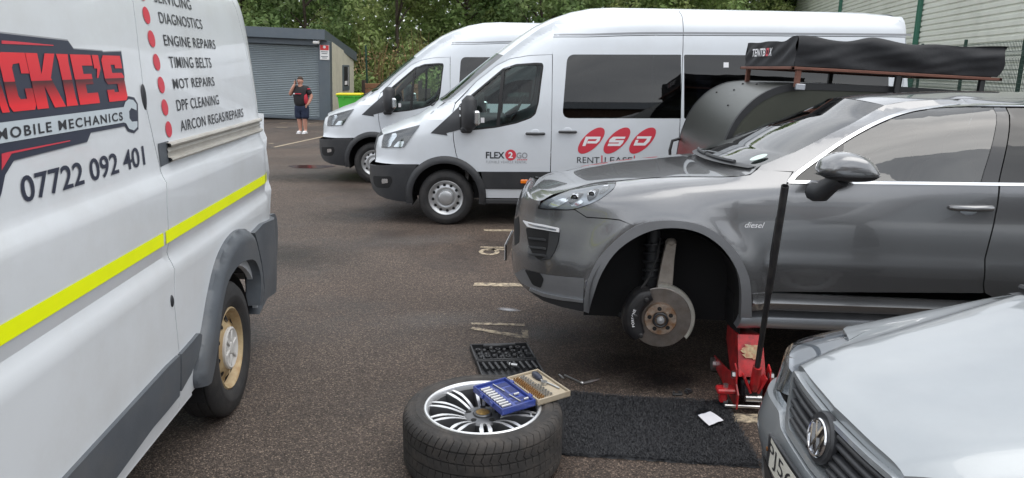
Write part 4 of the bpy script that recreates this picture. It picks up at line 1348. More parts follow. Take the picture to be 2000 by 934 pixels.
for s in (-1, 1):
    for xx in (XW, 4.85):
        MB().grid(lambda a, b: (xx + .425 * math.cos(math.pi * (a * 1.16 - .08)), s * (.95 - .5 * b), .345 + .43 * math.sin(math.pi * (a * 1.16 - .08))), 24, 3).build('wheel_arch_liner', 'shadow_black', bus)
        steel_wheel(bus, (xx, s * .875, ZW), .335, .212, .205, (0, s, 0))
    a = FT.plane(916, 222, -1.17)
    mb = MB().box((a[0], s * 1.12, a[1]), (.17, .24, .41), .055)
    mir = mb.build('door_mirror', 'bumper_black', bus, 60)
    MB().box((a[0] - .04, s * 1.0, a[1] - .2), (.14, .16, .07), .02).build('mirror_arm', 'bumper_black', mir)
    b = FT.plane(929.5, 231, -1.24)
    MB().box((b[0] + .01, s * 1.215, b[1]), (.075, .06, .165), .02).build('indicator', 'lamp_chrome', mir)
    for (u0, u1, v) in ((1026, 1065, 261), (1090, 1127, 257.5)):
        p, q = FT.side(u0, v), FT.side(u1, v)
        ys = tr_surf(p[0], p[1])
        m_ = MB().ball(((p[0] + q[0]) / 2, s * -(ys + .002), p[1] + .005), (.06, .005, .05), 16, 10)
        m_.build('handle_cup', 'white_paint', bus)
        MB().box(((p[0] + q[0]) / 2, s * -(ys - .03), p[1]), (q[0] - p[0], .03, .032), .012).build('door_handle', 'bumper_black', bus)
p = FT.side(1025.5, 354.5)
MB().box((p[0], tr_surf(*p) - .018, p[1]), (.11, .02, .05), .012).build('side_marker', 'amber', bus)
# wipers
wb = FT.plane(858, 211, -.55)
m_ = MB(); m_.tube([(wb[0] - .1, -.5, wb[1] + .03), (wb[0] - .02, -.25, wb[1] + .08), (wb[0] + .05, .25, wb[1] + .12)], .012, 6)
m_.build('wiper', 'bumper_black', bus)
panel('cowl', S([(838, 224), (866, 201), (873, 198), (856, 210), (841, 222)]), P(.004), 'bumper_black', bus, g=.03)
# cab interior
for yy in (-.48, .5):
    st = MB().box((2.5, yy, .95), (.52, .5, .14), .05)
    seat = st.build('seat', 'seat_fabric', bus, 60)
    MB().box((2.78, yy, 1.32), (.13, .48, .72), .05, Matrix.Rotation(.18, 4, 'Y')).build('backrest', 'seat_fabric', seat, 60)
    MB().box((2.88, yy, 1.77), (.1, .28, .2), .04).build('headrest', 'seat_fabric', seat, 60)
MB().box((1.52, 0, 1.12), (.6, 1.6, .3), .08).build('dashboard', 'bumper_black', bus, 60)
m_ = MB(); m_.tube([(1.95 + .09 * math.sin(t), .48 + .2 * math.cos(t), 1.36 + .17 * math.sin(t)) for t in [2 * math.pi * k / 24 for k in range(24)]], .016, 6, True)
m_.cyl((1.95, .48, 1.36), (1.78, .48, 1.25), .035, n=8)
m_.build('steering_wheel', 'bumper_black', bus)
MB().box((3.02, 0, 1.4), (.04, 1.7, 1.5)).build('bulkhead_curtain', 'seat_fabric', bus)
plain = [o for o in bpy.data.objects if o.parent == bus]
# second bus, farther away
bus2 = bus.copy(); COL.objects.link(bus2)
bus2.location = (TLOC[0] - 1.48, TLOC[1] + 3.24, 0)
tag(bus2, 'white high-roof minibus parked behind the one with red oval logos')
for o in plain: copy_tree(o, bus2)
# lettering on the near bus
def RC(u0, v0, u1, v1):
    a, b = FT.side(u0, v1), FT.side(u1, v0)
    return a[0], b[0], a[1], b[1]
def words(s, box_, mat, gap=.05, **k):
    vs, fs = fit_text(s, *RC(*box_), **k)
    word_decals('lettering', vs, fs, P(.003), mat, bus, gap)
words('FLEX', (949, 297, 985.5, 309.5), 'print_black', bold=.025)
cxy = FT.side(997.4, 303)
def circ(c, r, n=30): return [(c[0] + r * math.cos(2 * math.pi * k / n), c[1] + r * math.sin(2 * math.pi * k / n)) for k in range(n)]
poly_decal('red_disc', [circ(cxy, .066)], P(.003), 'print_red', bus)
vs, fs = fit_text('2', cxy[0] - .027, cxy[0] + .027, cxy[1] - .036, cxy[1] + .036, bold=.03)
decal('lettering', vs, fs, P(.005), 'print_white', bus)
words('GO', (1008.7, 298, 1030.4, 309.5), 'print_grey', bold=.025)
words('FLEXIBLE VEHICLE RENTAL', (949.5, 314.5, 1029, 318.8), 'print_grey', .02, spacing=1.2)
for k in range(6):
    u = 1010 + k * 3.4
    poly_decal('slash', [S([(u, 313.2), (u + 1.8, 313.2), (u + 3, 310.8), (u + 1.2, 310.8)])], P(.003), 'print_red', bus)
LK = lambda pts: [FT.side(1080 + a / 7.69, 230 + b / 7.69) for a, b in pts]
for cx_, lt in ((575, [(493, 285), (717, 285), (700, 345), (655, 387), (510, 387), (523, 352), (640, 352), (662, 322), (528, 322), (487, 425), (440, 425)]),
                (960, [(905, 285), (1090, 285), (1076, 318), (945, 318), (932, 338), (1066, 338), (1050, 378), (1005, 425), (818, 425), (832, 388), (982, 388), (994, 372), (835, 372), (852, 328)]),
                (1345, [(1268, 280), (1482, 280), (1450, 355), (1385, 418), (1207, 418), (1243, 333), (1285, 333), (1268, 378), (1362, 378), (1402, 335), (1412, 315), (1255, 315)])):
    el = [(cx_ + 150 * math.cos(t) + 135 * math.sin(t), 344 - 197 * math.sin(t)) for t in [2 * math.pi * k / 40 for k in range(40)]]
    poly_decal('red_oval', [LK(el)], P(.003), 'print_red', bus)
    poly_decal('logo_letter', [LK(lt)], P(.005), 'print_white', bus, g=.02)
words('RENT', (1126.8, 307.2, 1171, 318.4), 'print_black', bold=.0)
words('LEASE', (1180.8, 307.2, 1235, 318.4), 'print_black', bold=.0)
for u in (1175.6, 1239):
    poly_decal('divider', [S([(u - 1.1, 303.8), (u + 1.1, 303.8), (u + 1.1, 319), (u - 1.1, 319)])], P(.003), 'print_red', bus)
panel('window_sticker', S([(1413, 122), (1423, 122), (1423, 132), (1413, 132)]), P(.004), 'print_white', bus, g=.05)
# ================================================================ grey SUV with its front wheel off
def metallic(name, col, rough=.3, flake=.25):
    m = pm(name, col, rough, metal=.75, coat=1.0, var=.03, vs=1.2, dirt=(.16, .155, .15), dirts=2.5, dirta=.12)
    t = m.node_tree; b = t.nodes['Principled BSDF']
    v = t.nodes.new('ShaderNodeTexVoronoi'); v.inputs['Scale'].default_value = 900
    co = t.nodes.new('ShaderNodeTexCoord'); t.links.new(co.outputs['Object'], v.inputs['Vector'])
    bp = t.nodes.new('ShaderNodeBump'); bp.inputs['Strength'].default_value = flake * .25; bp.inputs['Distance'].default_value = .001
    t.links.new(v.outputs['Color'], bp.inputs['Height']); t.links.new(bp.outputs[0], b.inputs['Normal'])
    return m
metallic('grey_metallic', (.215, .217, .223), .24, .06)
pm('trim_grey', (.2, .205, .215), .42, metal=.3, var=.08, vs=6)
pm('chrome', (.82, .83, .85), .1, metal=1)
pm('satin_silver', (.38, .4, .43), .35, metal=.7, var=.08, vs=5)
pm('gloss_black', (.01, .01, .012), .18, coat=.6)
pm('brake_iron', (.27, .245, .225), .36, metal=.85, var=.2, vs=22, dirt=(.16, .1, .06), dirts=14, dirta=.5)
pm('hub_iron', (.33, .27, .22), .55, metal=.5, var=.3, vs=30, dirt=(.22, .11, .05), dirts=22, dirta=.95, dr=(.4, .62))
pm('cast_alloy', (.36, .32, .28), .6, metal=.4, var=.2, vs=16, dirt=(.16, .12, .09), dirts=9, dirta=.5)
pm('shield_metal', (.7, .68, .62), .45, metal=.6, var=.15, vs=14)
pm('caliper_black', (.016, .016, .018), .4, var=.3, vs=18, dirt=(.06, .055, .05), dirts=12, dirta=.5)
glass_mat('suv_glass', (.2, .28, .28), 1.5, .07)
glass_mat('screen_glass', (.5, .58, .57), 1.5, .05)
CW = [(.2, .84), (.3, .87), (.42, .91), (.55, .945), (.7, .962), (.9, .968), (1.05, .968), (1.18, .957), (1.27, .944), (1.3, .936), (1.33, .922), (1.5, .85), (1.62, .785), (1.7, .72), (1.75, .64), (1.78, .5)]
CX = [(.3, .2), (.42, .07), (.5, .01), (.75, 0.), (.85, .02), (1.0, .04), (1.1, .075), (1.15, .13), (1.2, .38), (1.26, .75), (1.3, 1.1), (1.5, 1.66), (1.65, 2.12), (1.74, 2.7)]
CP = [(-.04, .18), (0., .3), (.03, .43), (.08, .57), (.16, .70), (.28, .82), (.45, .91), (.7, .97), (1.0, 1.0)]
CLOC, CYAW = (.01, 5.025, 0), rad(-5)
WX, WZ = .965, .60                                   # middle of the wheel arch
def cay_surf(x, z):
    t = max(0, min(1, (z - 1.0) / .36)); k = 1 - .7 * t * t * (3 - 2 * t)
    f = 1 - (1 - interp(CP, x - interp(CX, z))) * k
    w_ = interp(CW, z) * f
    d = math.hypot(x - WX, (z - WZ)) - .47
    if z < 1.2: w_ += .022 * math.exp(-(max(0, d) / .07) ** 2) * min(1, max(0, (x - .25) / .25))
    # waist crease and hollow along the doors
    if x > 1.5: w_ += .008 * math.exp(-((z - .82) / .05) ** 2) - .012 * math.exp(-((z - .62) / .09) ** 2)
    return -w_
FC = Frame(CLOC, CYAW, cay_surf)
S = FC.S
P = lambda off: onto(cay_surf, off)
suv = empty('suv_car', CLOC, CYAW, 'dark grey SUV with the front wheel off, raised on the red jack', 'car')
suv.rotation_euler = (rad(-2.1), 0, CYAW)             # near side jacked up
suv.location = (CLOC[0], CLOC[1], -.0355)
def smooth_cap(name, px, D, mat, p, step=.03):
    q = spline([(*a, *d) for a, d in zip(S(px), D)], 4)
    return cap(name, [c[:2] for c in q], [c[2:] for c in q], cay_surf, mat, suv, p=p, step=step)
GM = 'grey_metallic'
E_fr = S([(1016, 552), (1002, 528), (999, 500), (1000, 470), (1003, 450), (1004, 420), (1008, 400), (1016, 385), (1028, 372)])
E_hd = S([(1028, 372), (1034, 384), (1055, 391), (1075, 381), (1096, 374), (1134, 362), (1165, 355.5), (1196, 352), (1240, 348), (1300, 344), (1370, 344.5), (1433, 345), (1467, 341), (1480, 331)])
E_ws = S([(1480, 331), (1492, 323), (1536.6, 304.7), (1560, 296), (1630, 259), (1700, 221.5), (1737, 201)])
E_rf = S([(1737, 201), (1780, 193), (1850, 188.5), (1950, 187), (2100, 189), (2260, 194)])
seam_b = S([(1123, 411), (1146, 426), (1180.5, 428.5), (1211, 432), (1240, 444)])
arch_o = S(spline([(1140, 608), (1141, 585), (1152, 540), (1179, 495), (1242, 444), (1311, 433), (1380, 445.5), (1434, 486), (1461, 534), (1468, 570), (1469, 624)], 4))
arch_i = S(spline([(1150, 612), (1157, 585), (1176, 534), (1209, 489), (1260, 457.5), (1311, 447.6), (1365, 456), (1410, 484.5), (1440, 528), (1449, 570), (1447, 627)], 4))
ai = min(range(len(arch_o)), key=lambda i: math.hypot(arch_o[i][0] - seam_b[-1][0], arch_o[i][1] - seam_b[-1][1]))
door_f = S([(1543, 357), (1536, 380), (1520, 430), (1508, 500), (1503.5, 540), (1503, 572)])
hl = spline(S([(1051, 403.4), (1063, 392), (1096, 377), (1134, 364), (1173, 356.5), (1196, 355), (1203, 357.5), (1196, 370.6), (1169, 392), (1142, 403.4), (1115, 410), (1080, 409), (1057, 406.5)]), 4, True)
bump = E_fr + S([(1034, 385), (1055, 392.5)]) + S([(1051.5, 404), (1057, 407), (1080, 409.5), (1115, 410.5)]) + [(x, z - .003) for x, z in seam_b[:-1]] + arch_o[:ai + 1][::-1] + S([(1120, 603), (1080, 592), (1045, 577)])
panel('front_bumper', bump, P(0), GM, suv, g=.018, flange=(.01, .03, 0))
bumper = bpy.data.objects[-1] if False else [o for o in bpy.data.objects if o.parent == suv][-1]
fend = S([(1198, 354.5), (1240, 350), (1300, 346), (1370, 346.5), (1433, 347), (1469, 343), (1482, 333), (1490, 332), (1552, 337.5)]) + [(x - .004, z) for x, z in door_f] + S([(1501, 608), (1469.5, 606)]) + [p for p in arch_o[ai:][::-1] if p[1] > FC.side(1469, 604)[1]] + [(x, z + .003) for x, z in seam_b[::-1][1:]] + S([(1144, 404), (1171, 392.5), (1198, 371.5), (1204.5, 358)])
panel('front_wing', fend, P(0), GM, suv, g=.025, flange=(0, .03, 0))
panel('wheel_arch_trim', arch_o + arch_i[::-1], P(.012), 'trim_grey', suv, g=.02, flange=(0, .06, 0), ang=45)
# sill bands
sx1 = FC.side(2300, 600)[0]
z0_, z1_, z2_, z3_ = FC.side(1503, 573)[1], FC.side(1503, 607)[1], FC.side(1503, 621)[1], FC.side(1503, 641)[1]
xs0 = FC.side(1470, 600)[0]
panel('sill', [(xs0, z1_), (sx1, z1_), (sx1, z0_ - .03), (door_f[-1][0], z0_ - .004), (xs0, z0_ - .004)], lambda a, b: (a, cay_surf(a, b) - .006 - .014 * math.exp(-((b - (z0_ + z1_) / 2 + .01) / .012) ** 2), b), GM, suv, g=.03, flange=(0, .03, 0))
panel('sill_gap', [(xs0, z2_), (sx1, z2_), (sx1, z1_), (xs0, z1_)], P(-.006), 'bumper_black', suv, g=.08)
panel('sill_step', [(xs0 - .07, z3_), (sx1, z3_), (sx1, z2_), (xs0 - .05, z2_)], lambda a, b: (a, cay_surf(a, b) - .012 - .012 * math.sin(math.pi * (b - z3_) / (z2_ - z3_)), b), 'satin_silver', suv, g=.02, flange=(0, .09, 0), ang=50)
# doors, glass and chrome
door_r = S([(1978, 200), (1972, 298), (1962, 359), (1957, 404), (1944, 460), (1930, 510), (1926, 560)])
ch_o = S(spline([(1542, 357), (1552, 343), (1590, 314), (1656, 268.5), (1714, 236.5), (1769, 214), (1817, 203.5), (1881, 198.5), (1977, 198.5), (2080, 201), (2200, 215)], 4))
ch_i = S(spline([(1555, 354), (1563, 344), (1594, 320), (1659, 274.5), (1716, 242.5), (1770, 220), (1818, 209), (1881, 204), (1977, 204), (2080, 206.5), (2198, 220)], 4))
zbelt = lambda u: FC.side(u, 354 + (u - 1560) * .0125)
belt_t = [FC.side(u, 353.5 + (u - 1560) * .0125) for u in (1555, 1650, 1800, 1960, 2100, 2230)]
belt_b = [FC.side(u, 359.5 + (u - 1560) * .0125) for u in (1543, 1650, 1800, 1960, 2100, 2230)]
lowd = S([(1926, 575), (1700, 573.5), (1504, 572)])
fd = [(x + .004, z) for x, z in door_f][::-1] + belt_b[1:4] + [(x - .004, z) for x, z in door_r[3:]] + [(x, z + .0) for x, z in lowd[:-1]]
panel('front_door', fd, P(0), GM, suv, g=.04, flange=(0, .03, 0))
rd = [(x + .004, z) for x, z in door_r[3:]][::-1] + [(belt_b[3][0] + .01, belt_b[3][1])] + belt_b[4:] + [(belt_b[-1][0] + .1, .75), (3.0, .55)] + [(lowd[0][0] + .01, lowd[0][1])]
panel('rear_door', rd, P(0), GM, suv, g=.05, flange=(0, .03, 0))
panel('window_chrome', ch_o + ch_i[::-1], P(.008), 'chrome', suv, g=.03, flange=(0, .02, 0))
panel('belt_chrome', belt_b + belt_t[::-1], P(.008), 'chrome', suv, g=.04, flange=(0, .02, 0))
glass_top = lambda u0, u1: [p for p in ch_i if FC.side(u0, 300)[0] < p[0] < FC.side(u1, 300)[0]]
bx0, bx1 = FC.side(1640, 353)[0], FC.side(1926, 358)[0]
def seg(x0, x1):
    return [p for p in ch_i if x0 < p[0] < x1]
tx1 = FC.side(1953, 205)[0]; tx0 = FC.side(1656, 275)[0]
panel('front_window', [(bx0, belt_t[1][1]), (bx1, belt_t[3][1])] + [(tx1, lin(ch_i, tx1))] + seg(tx0, tx1)[::-1] + [(tx0, lin(ch_i, tx0))], P(-.004), 'suv_glass', suv, g=.05)
qx = FC.side(1643, 285)[0]
panel('quarter_window', [(ch_i[0][0] + .01, belt_t[0][1]), (bx0 - .03, belt_t[1][1]), (qx, lin(ch_i, qx))] + seg(ch_i[0][0] + .02, qx)[::-1], P(-.004), 'tinted_glass', suv, g=.05)
panel('window_post', [(bx0 - .03, belt_t[1][1]), (bx0, belt_t[1][1]), (tx0, lin(ch_i, tx0)), (qx, lin(ch_i, qx))], P(-.001), 'gloss_black', suv, g=.05)
tx2 = FC.side(1976, 205)[0]; bx2 = FC.side(1959, 358)[0]
panel('door_pillar', [(bx1, belt_t[3][1]), (bx2, belt_t[3][1]), (tx2, lin(ch_i, tx2)), (tx1, lin(ch_i, tx1))], P(.002), 'gloss_black', suv, g=.05, flange=(0, .01, 0))
panel('rear_window', [(bx2 + .01, belt_t[3][1]), (belt_t[-1][0], belt_t[-1][1])] + [ch_i[-1]] + seg(tx2 + .01, ch_i[-1][0])[::-1] + [(tx2 + .01, lin(ch_i, tx2))], P(-.004), 'tinted_glass', suv, g=.06)
roofside = S([(1483, 332.5)]) + E_ws[1:] + E_rf[1:] + [ch_o[-1]] + ch_o[::-1][1:-2] + S([(1556, 336)])
panel('roof_pillar', roofside, P(0), GM, suv, g=.03, flange=(0, .02, 0))
rear_low = [(3.35, .55), (4.75, .6), (4.8, 1.0), (4.7, 1.35), (E_rf[-1][0], E_rf[-1][1])]
panel('rear_quarter', [(belt_b[-1][0] + .11, .75), (3.02, .55), (4.7, .6), (4.78, 1.0), (4.6, 1.4), (3.9, 1.66), (E_rf[-1][0], E_rf[-1][1]), (ch_o[-1][0] + .0, ch_o[-1][1]), (belt_b[-1][0] + .005, belt_b[-1][1])], P(0), GM, suv, g=.08)
# lamps and intakes on the near corner
lamp_o = panel('headlight', hl, P(-.012), 'satin_silver', suv, g=.015)
for pts, mt in (([(1063, 404), (1080, 393), (1100, 387), (1112, 391), (1098, 400), (1082, 407)], 'lamp_chrome'), ([(1104, 388), (1130, 376), (1142, 378), (1128, 392), (1112, 400)], 'lamp_dark'),
                ([(1113, 404), (1135, 391), (1140, 396), (1126, 405)], 'lamp_chrome'), ([(1146, 379), (1165, 367), (1172, 370), (1164, 388), (1148, 395)], 'lamp_dark'), ([(1168, 380), (1178, 362), (1194, 359), (1190, 371), (1178, 380)], 'lamp_chrome')):
    panel('reflector', rounded(S(pts), .015), P(-.006), mt, lamp_o, g=.015)
for u, v, r_ in ((1123, 387, .024), (1157, 380, .021)):
    c_ = FC.side(u, v)
    M = axis_m((c_[0], cay_surf(*c_) + .01, c_[1]), (-.35, -1, 0))
    MB().lathe([(r_, -.02), (r_ * 1.05, .012), (r_ * .85, .014), (r_ * .8, .004)], 20, M).build('bezel', 'chrome', lamp_o)
    MB().lathe([(r_ * .8, .0), (r_ * .5, .012), (.001, .016)], 20, M).build('projector', 'gloss_black', lamp_o)
panel('lens', hl, P(.006), 'lamp_glass', lamp_o, g=.015, flange=(0, .02, 0))
cxh = sum(p[0] for p in hl) / len(hl); czh = sum(p[1] for p in hl) / len(hl)
panel('lamp_seal', [(cxh + (x - cxh) * 1.02, czh + (z - czh) * 1.07) for x, z in hl], P(.002), 'seal', lamp_o, [[(cxh + (x - cxh) * .985, czh + (z - czh) * .955) for x, z in hl]], g=.015)
intake = rounded(S([(1026, 441), (1060, 449), (1093, 454), (1090, 475), (1084, 490), (1074.5, 506), (1053, 508), (1040, 496), (1031, 474)]), .02)
ik = panel('air_intake', intake, P(.004), 'shadow_black', suv, g=.015)
fr_ = [S([(1072, 453), (1092, 456), (1089, 475), (1083, 491), (1074, 505), (1055, 507), (1066, 500), (1070, 480)])]
panel('intake_surround', fr_[0], P(.006), 'bumper_black', ik, g=.015)
for v0 in (462, 479, 493):
    panel('slat', S([(1031, v0 - 1), (1060, v0 + 3), (1066, v0 + 5), (1066, v0 + 8.5), (1058, v0 + 6.5), (1032, v0 + 2)]), P(.016), 'bumper_black', ik, g=.012, flange=(0, .02, 0))
drl = panel('running_light', rounded(S([(1020, 427), (1060, 438), (1092, 446), (1092, 454), (1062, 448), (1029, 440)]), .008), P(.012), 'print_white', suv, g=.012, flange=(0, .015, 0))
panel('light_bar', S([(1030, 433), (1060, 441), (1086, 447), (1086, 450.5), (1060, 445), (1032, 437)]), P(.016), 'lamp_chrome', drl, g=.015)
panel('centre_grille', S([(1003, 425), (1012, 418), (1014, 440), (1013, 470), (1004, 476)]), P(.004), 'shadow_black', suv, g=.015)
panel('lower_bumper', S([(1004, 530), (1022, 523), (1060, 535), (1100, 541), (1141, 545), (1139, 586), (1100, 580), (1062, 571), (1038, 562), (1018, 550)]), P(.003), 'trim_grey', suv, g=.02)
panel('lower_intake', rounded(S([(1024, 524), (1055, 533), (1062, 545), (1056, 562), (1040, 555)]), .012), P(.006), 'shadow_black', suv, g=.015)
panel('bumper_lip', S([(1035, 560), (1062, 571), (1100, 580), (1139, 586), (1139, 591), (1100, 586), (1060, 577), (1033, 564)]), P(.02), 'satin_silver', suv, g=.015, flange=(0, .02, 0))
panel('bumper_valance', S([(1033, 565), (1060, 578), (1100, 587), (1139, 592), (1139, 609), (1100, 600), (1060, 586)]), P(.008), 'bumper_black', suv, g=.02)
# mirrored far side
for o in [c for c in bpy.data.objects if c.parent == suv]:
    c = mirror_copy(o, suv)
    for k in [q for q in bpy.data.objects if q.parent == o and q.name.split('.')[0] not in ('bezel', 'projector')]: mirror_copy(k, c)
cap('nose', E_fr, [(.0, 0), (-.01, 0), (-.012, 0), (-.012, 0), (-.01, 0), (-.01, 0), (-.012, 0), (-.02, .01), (-.03, .02)], cay_surf, GM, suv, p=3, step=.03)
nH = len(E_hd)
smooth_cap('bonnet', [(1028, 372), (1034, 384), (1055, 391), (1075, 381), (1096, 374), (1134, 362), (1165, 355.5), (1196, 352), (1240, 348), (1300, 344), (1370, 344.5), (1433, 345), (1467, 341), (1480, 331)], [(-.03, .015), (-.06, .015), (-.1, .01), (-.1, .005), (-.1, .002), (-.1, .0), (-.1, .0), (-.1, .0), (-.1, .0), (-.1, .0), (-.11, .003), (-.13, .004), (-.15, .004), (-.16, .004)], GM, 2.8)
smooth_cap('windscreen', [(1480, 331), (1492, 323), (1536.6, 304.7), (1560, 296), (1630, 259), (1700, 221.5), (1737, 201)], [(-.16, .004), (-.155, .005), (-.14, .01), (-.135, .012), (-.12, .022), (-.1, .032), (-.09, .038)], 'screen_glass', 2.4)
smooth_cap('roof', [(1737, 201), (1780, 193), (1850, 188.5), (1950, 187), (2100, 189), (2260, 194)], [(-.09, .038), (-.07, .04), (-.03, .042), (0, .045), (0, .045), (.05, .045)], GM, 2.6)
cap('tailgate', [(E_rf[-1][0], E_rf[-1][1]), (3.9, 1.66), (4.6, 1.4), (4.78, 1.0), (4.7, .6)], [(.05, .05), (.12, .04), (.12, .02), (.1, 0), (.1, 0)], cay_surf, GM, suv)
# cowl with wipers
cw = E_hd[-1]
m_ = MB()
def cowl(a, b):
    s = -1 + 2 * a
    wg = 1 - abs(s) ** 2.6
    return (cw[0] - .16 * wg - .035 + .06 * b, s * .8, cw[1] + .004 * wg + .004 + .012 * b)
m_.grid(cowl, 25, 3)
m_.build('cowl', 'bumper_black', suv)
for (y0, y1) in ((-.62, -.1), (-.05, .5)):
    m_ = MB()
    f_ = lambda y: (cw[0] - .16 * (1 - abs(y / .83) ** 2.6) + .01, y, cw[1] + .004 * (1 - abs(y / .83) ** 2.6) + .022)
    m_.tube([f_(y0 + (y1 - y0) * k / 6) for k in range(7)], .011, 6)
    m_.build('wiper', 'bumper_black', suv)
# round sticker low on the near side of the screen
c_ = FC.side(1515, 308)
def ws_pt(s, t):
    i = t * (len(E_ws) - 1); k = min(len(E_ws) - 2, int(i)); f = i - k
    x = E_ws[k][0] + (E_ws[k + 1][0] - E_ws[k][0]) * f; z = E_ws[k][1] + (E_ws[k + 1][1] - E_ws[k][1]) * f
    wg = 1 - abs(s) ** 2.4
    return (x - .155 * wg - .008, s * -cay_surf(x, z), z + .008 * wg + .01)
pm('disc_green', (.55, .72, .64), .5)
MB().add([ws_pt(-.87 + .045 * math.cos(t), .245 + .06 * math.sin(t)) for t in [2 * math.pi * k / 20 for k in range(20)]], [tuple(range(20))]).build('screen_sticker', 'disc_green', suv, None)
# mirror
mpx = lambda u, v, y=-1.1: FC.plane(u, v, y)
for s in (-1, 1):
    tops = [mpx(u, v) for u, v in spline([(1602, 338), (1605, 325), (1613, 314), (1637, 303), (1663, 301), (1695, 309), (1712, 324), (1721, 342), (1718, 350), (1700, 357), (1660, 358), (1620, 352)], 3, True)]
    cx_ = sum(p[0] for p in tops) / len(tops); cz_ = sum(p[1] for p in tops) / len(tops)
    m_ = MB()
    def mf(a, b):
        i = a * len(tops); k = int(i) % len(tops); f = i - int(i)
        x = tops[k][0] * (1 - f) + tops[(k + 1) % len(tops)][0] * f; z = tops[k][1] * (1 - f) + tops[(k + 1) % len(tops)][1] * f
        q = math.sin(math.pi * b) ** .5 if 0 < b < 1 else 0
        return (cx_ + (x - cx_) * q, s * (1.1 - .12 * math.cos(math.pi * b)), cz_ + (z - cz_) * q)
    m_.grid(mf, 36, 15, True)
    mo = m_.build('door_mirror', GM, suv, 60)
    lw = MB()
    zcut = mpx(1660, 346)[1]
    lw.grid(lambda a, b: (lambda p: (cx_ + (p[0] - cx_) * 1.012, p[1] * 1.004 if p[1] < 0 else p[1] * 1.004, min(zcut, cz_ + (p[2] - cz_) * 1.03)))(mf(a, b)), 36, 15, True)
    lw.build('lower_housing', 'bumper_black', mo, 60)
    a, b = mpx(1600, 378, -.99), mpx(1650, 352, -1.08)
    st = MB()
    st.tube([(a[0] + .0, s * .93, a[1] - .005), (a[0] + .03, s * .985, a[1] + .0), (b[0] - .03, s * 1.05, b[1] - .03), (b[0], s * 1.09, b[1])], [.055, .055, .045, .05], 10)
    st.build('mirror_stem', 'bumper_black', mo, 60)
# handle
for s in (-1, 1):
    p, q = FC.side(1862, 408), FC.side(1946, 409)
    y_ = -cay_surf(*p)
    hd = MB()
    hd.tube([(p[0], s * (y_ + .01), p[1]), (p[0] + .02, s * (y_ + .032), p[1] + .002), ((p[0] + q[0]) / 2, s * (y_ + .04), p[1] + .002), (q[0] - .02, s * (y_ + .032), q[1] + .002), (q[0], s * (y_ + .01), q[1])], [.01, .016, .017, .018, .012], 10)
    ho = hd.build('door_handle', GM, suv, 60)
    c_ = FC.side(1900, 416)
    MB().ball((c_[0], s * (y_ - .002), c_[1]), (.055, .008, .032), 16, 8).build('handle_cup', 'satin_silver', ho)
# badge
vs, fs = fit_text('diesel', *(lambda a, b: (a[0], b[0], a[1], b[1]))(FC.side(1457, 447), FC.side(1497, 437)), shear=.35, bold=.01, xs=1.2)
word_decals('badge', vs, fs, P(.006), 'print_white', suv, .05)
# number plate on the nose, seen edge-on
pl = MB().box((-.03, 0, .70), (.012, .53, .115), .003).build('number_plate', 'gloss_black', suv)
MB().box((-.038, 0, .70), (.003, .52, .105)).build('plate_face', 'print_white', pl)
# cabin
MB().box((1.75, 0, 1.2), (.6, 1.5, .22), .08).build('dashboard', 'bumper_black', suv, 60)
m_ = MB(); m_.tube([(2.0 + .06 * math.sin(t), .4 + .19 * math.cos(t), 1.25 + .17 * math.sin(t)) for t in [2 * math.pi * k / 24 for k in range(24)]], .016, 6, True)
m_.build('steering_wheel', 'bumper_black', suv)
for xx in (2.55, 3.45):
    for yy in (-.4, .4):
        seat = MB().box((xx - .2, yy, .78), (.52, .5, .16), .06).build('seat', 'seat_fabric', suv, 60)
        MB().box((xx + .1, yy, 1.1), (.15, .5, .62), .06, Matrix.Rotation(.22, 4, 'Y')).build('backrest', 'seat_fabric', seat, 60)
        MB().box((xx + .2, yy, 1.47), (.1, .26, .18), .04).build('headrest', 'seat_fabric', seat, 60)
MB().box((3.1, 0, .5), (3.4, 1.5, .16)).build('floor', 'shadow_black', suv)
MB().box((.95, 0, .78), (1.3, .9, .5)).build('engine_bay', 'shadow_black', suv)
# inner wheel arch
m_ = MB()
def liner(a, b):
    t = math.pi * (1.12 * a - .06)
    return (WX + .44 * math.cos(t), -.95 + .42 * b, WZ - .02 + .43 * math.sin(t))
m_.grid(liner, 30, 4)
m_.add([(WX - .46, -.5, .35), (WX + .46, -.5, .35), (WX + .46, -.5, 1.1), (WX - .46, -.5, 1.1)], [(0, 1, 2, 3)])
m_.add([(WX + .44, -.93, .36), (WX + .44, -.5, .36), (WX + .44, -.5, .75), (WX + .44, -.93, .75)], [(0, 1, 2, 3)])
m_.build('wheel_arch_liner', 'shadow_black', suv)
# brake and suspension
hubp = FC.plane(1290, 621, -.80)
H = Vector((hubp[0], -.80, hubp[1]))
AX = Vector((-.06, -1, .02)).normalized()
M = axis_m(H, AX, rad(8))
dk = MB().lathe([(.092, -.012), (.092, .0), (.18, .0), (.182, -.002), (.182, -.008), (.178, -.01), (.178, -.024), (.182, -.026), (.182, -.032), (.18, -.034), (.09, -.034), (.092, -.012)], 72, M)
disc = dk.build('brake_disc', 'brake_iron', suv, 40)
hb = MB().lathe([(.094, -.01), (.097, .0), (.097, .028), (.093, .034), (.05, .034), (.046, .03), (.001, .03)], 48, M)
hub = hb.build('disc_bell', 'hub_iron', disc, 40)
for k in range(5):
    a = 2 * math.pi * k / 5 + .3
    MB().lathe([(.013, .036), (.0125, .0375), (.001, .0375)], 14, M @ Matrix.Translation((math.cos(a) * .066, math.sin(a) * .066, 0))).build('bolt_hole', 'shadow_black', hub, None)
    MB().box((0, 0, 0), (.042, .05, .004), .0015, M @ Matrix.Translation((math.cos(a) * .066, math.sin(a) * .066, .034)) @ Matrix.Rotation(a, 4, 'Z')).build('bolt_pad', 'hub_iron', hub)
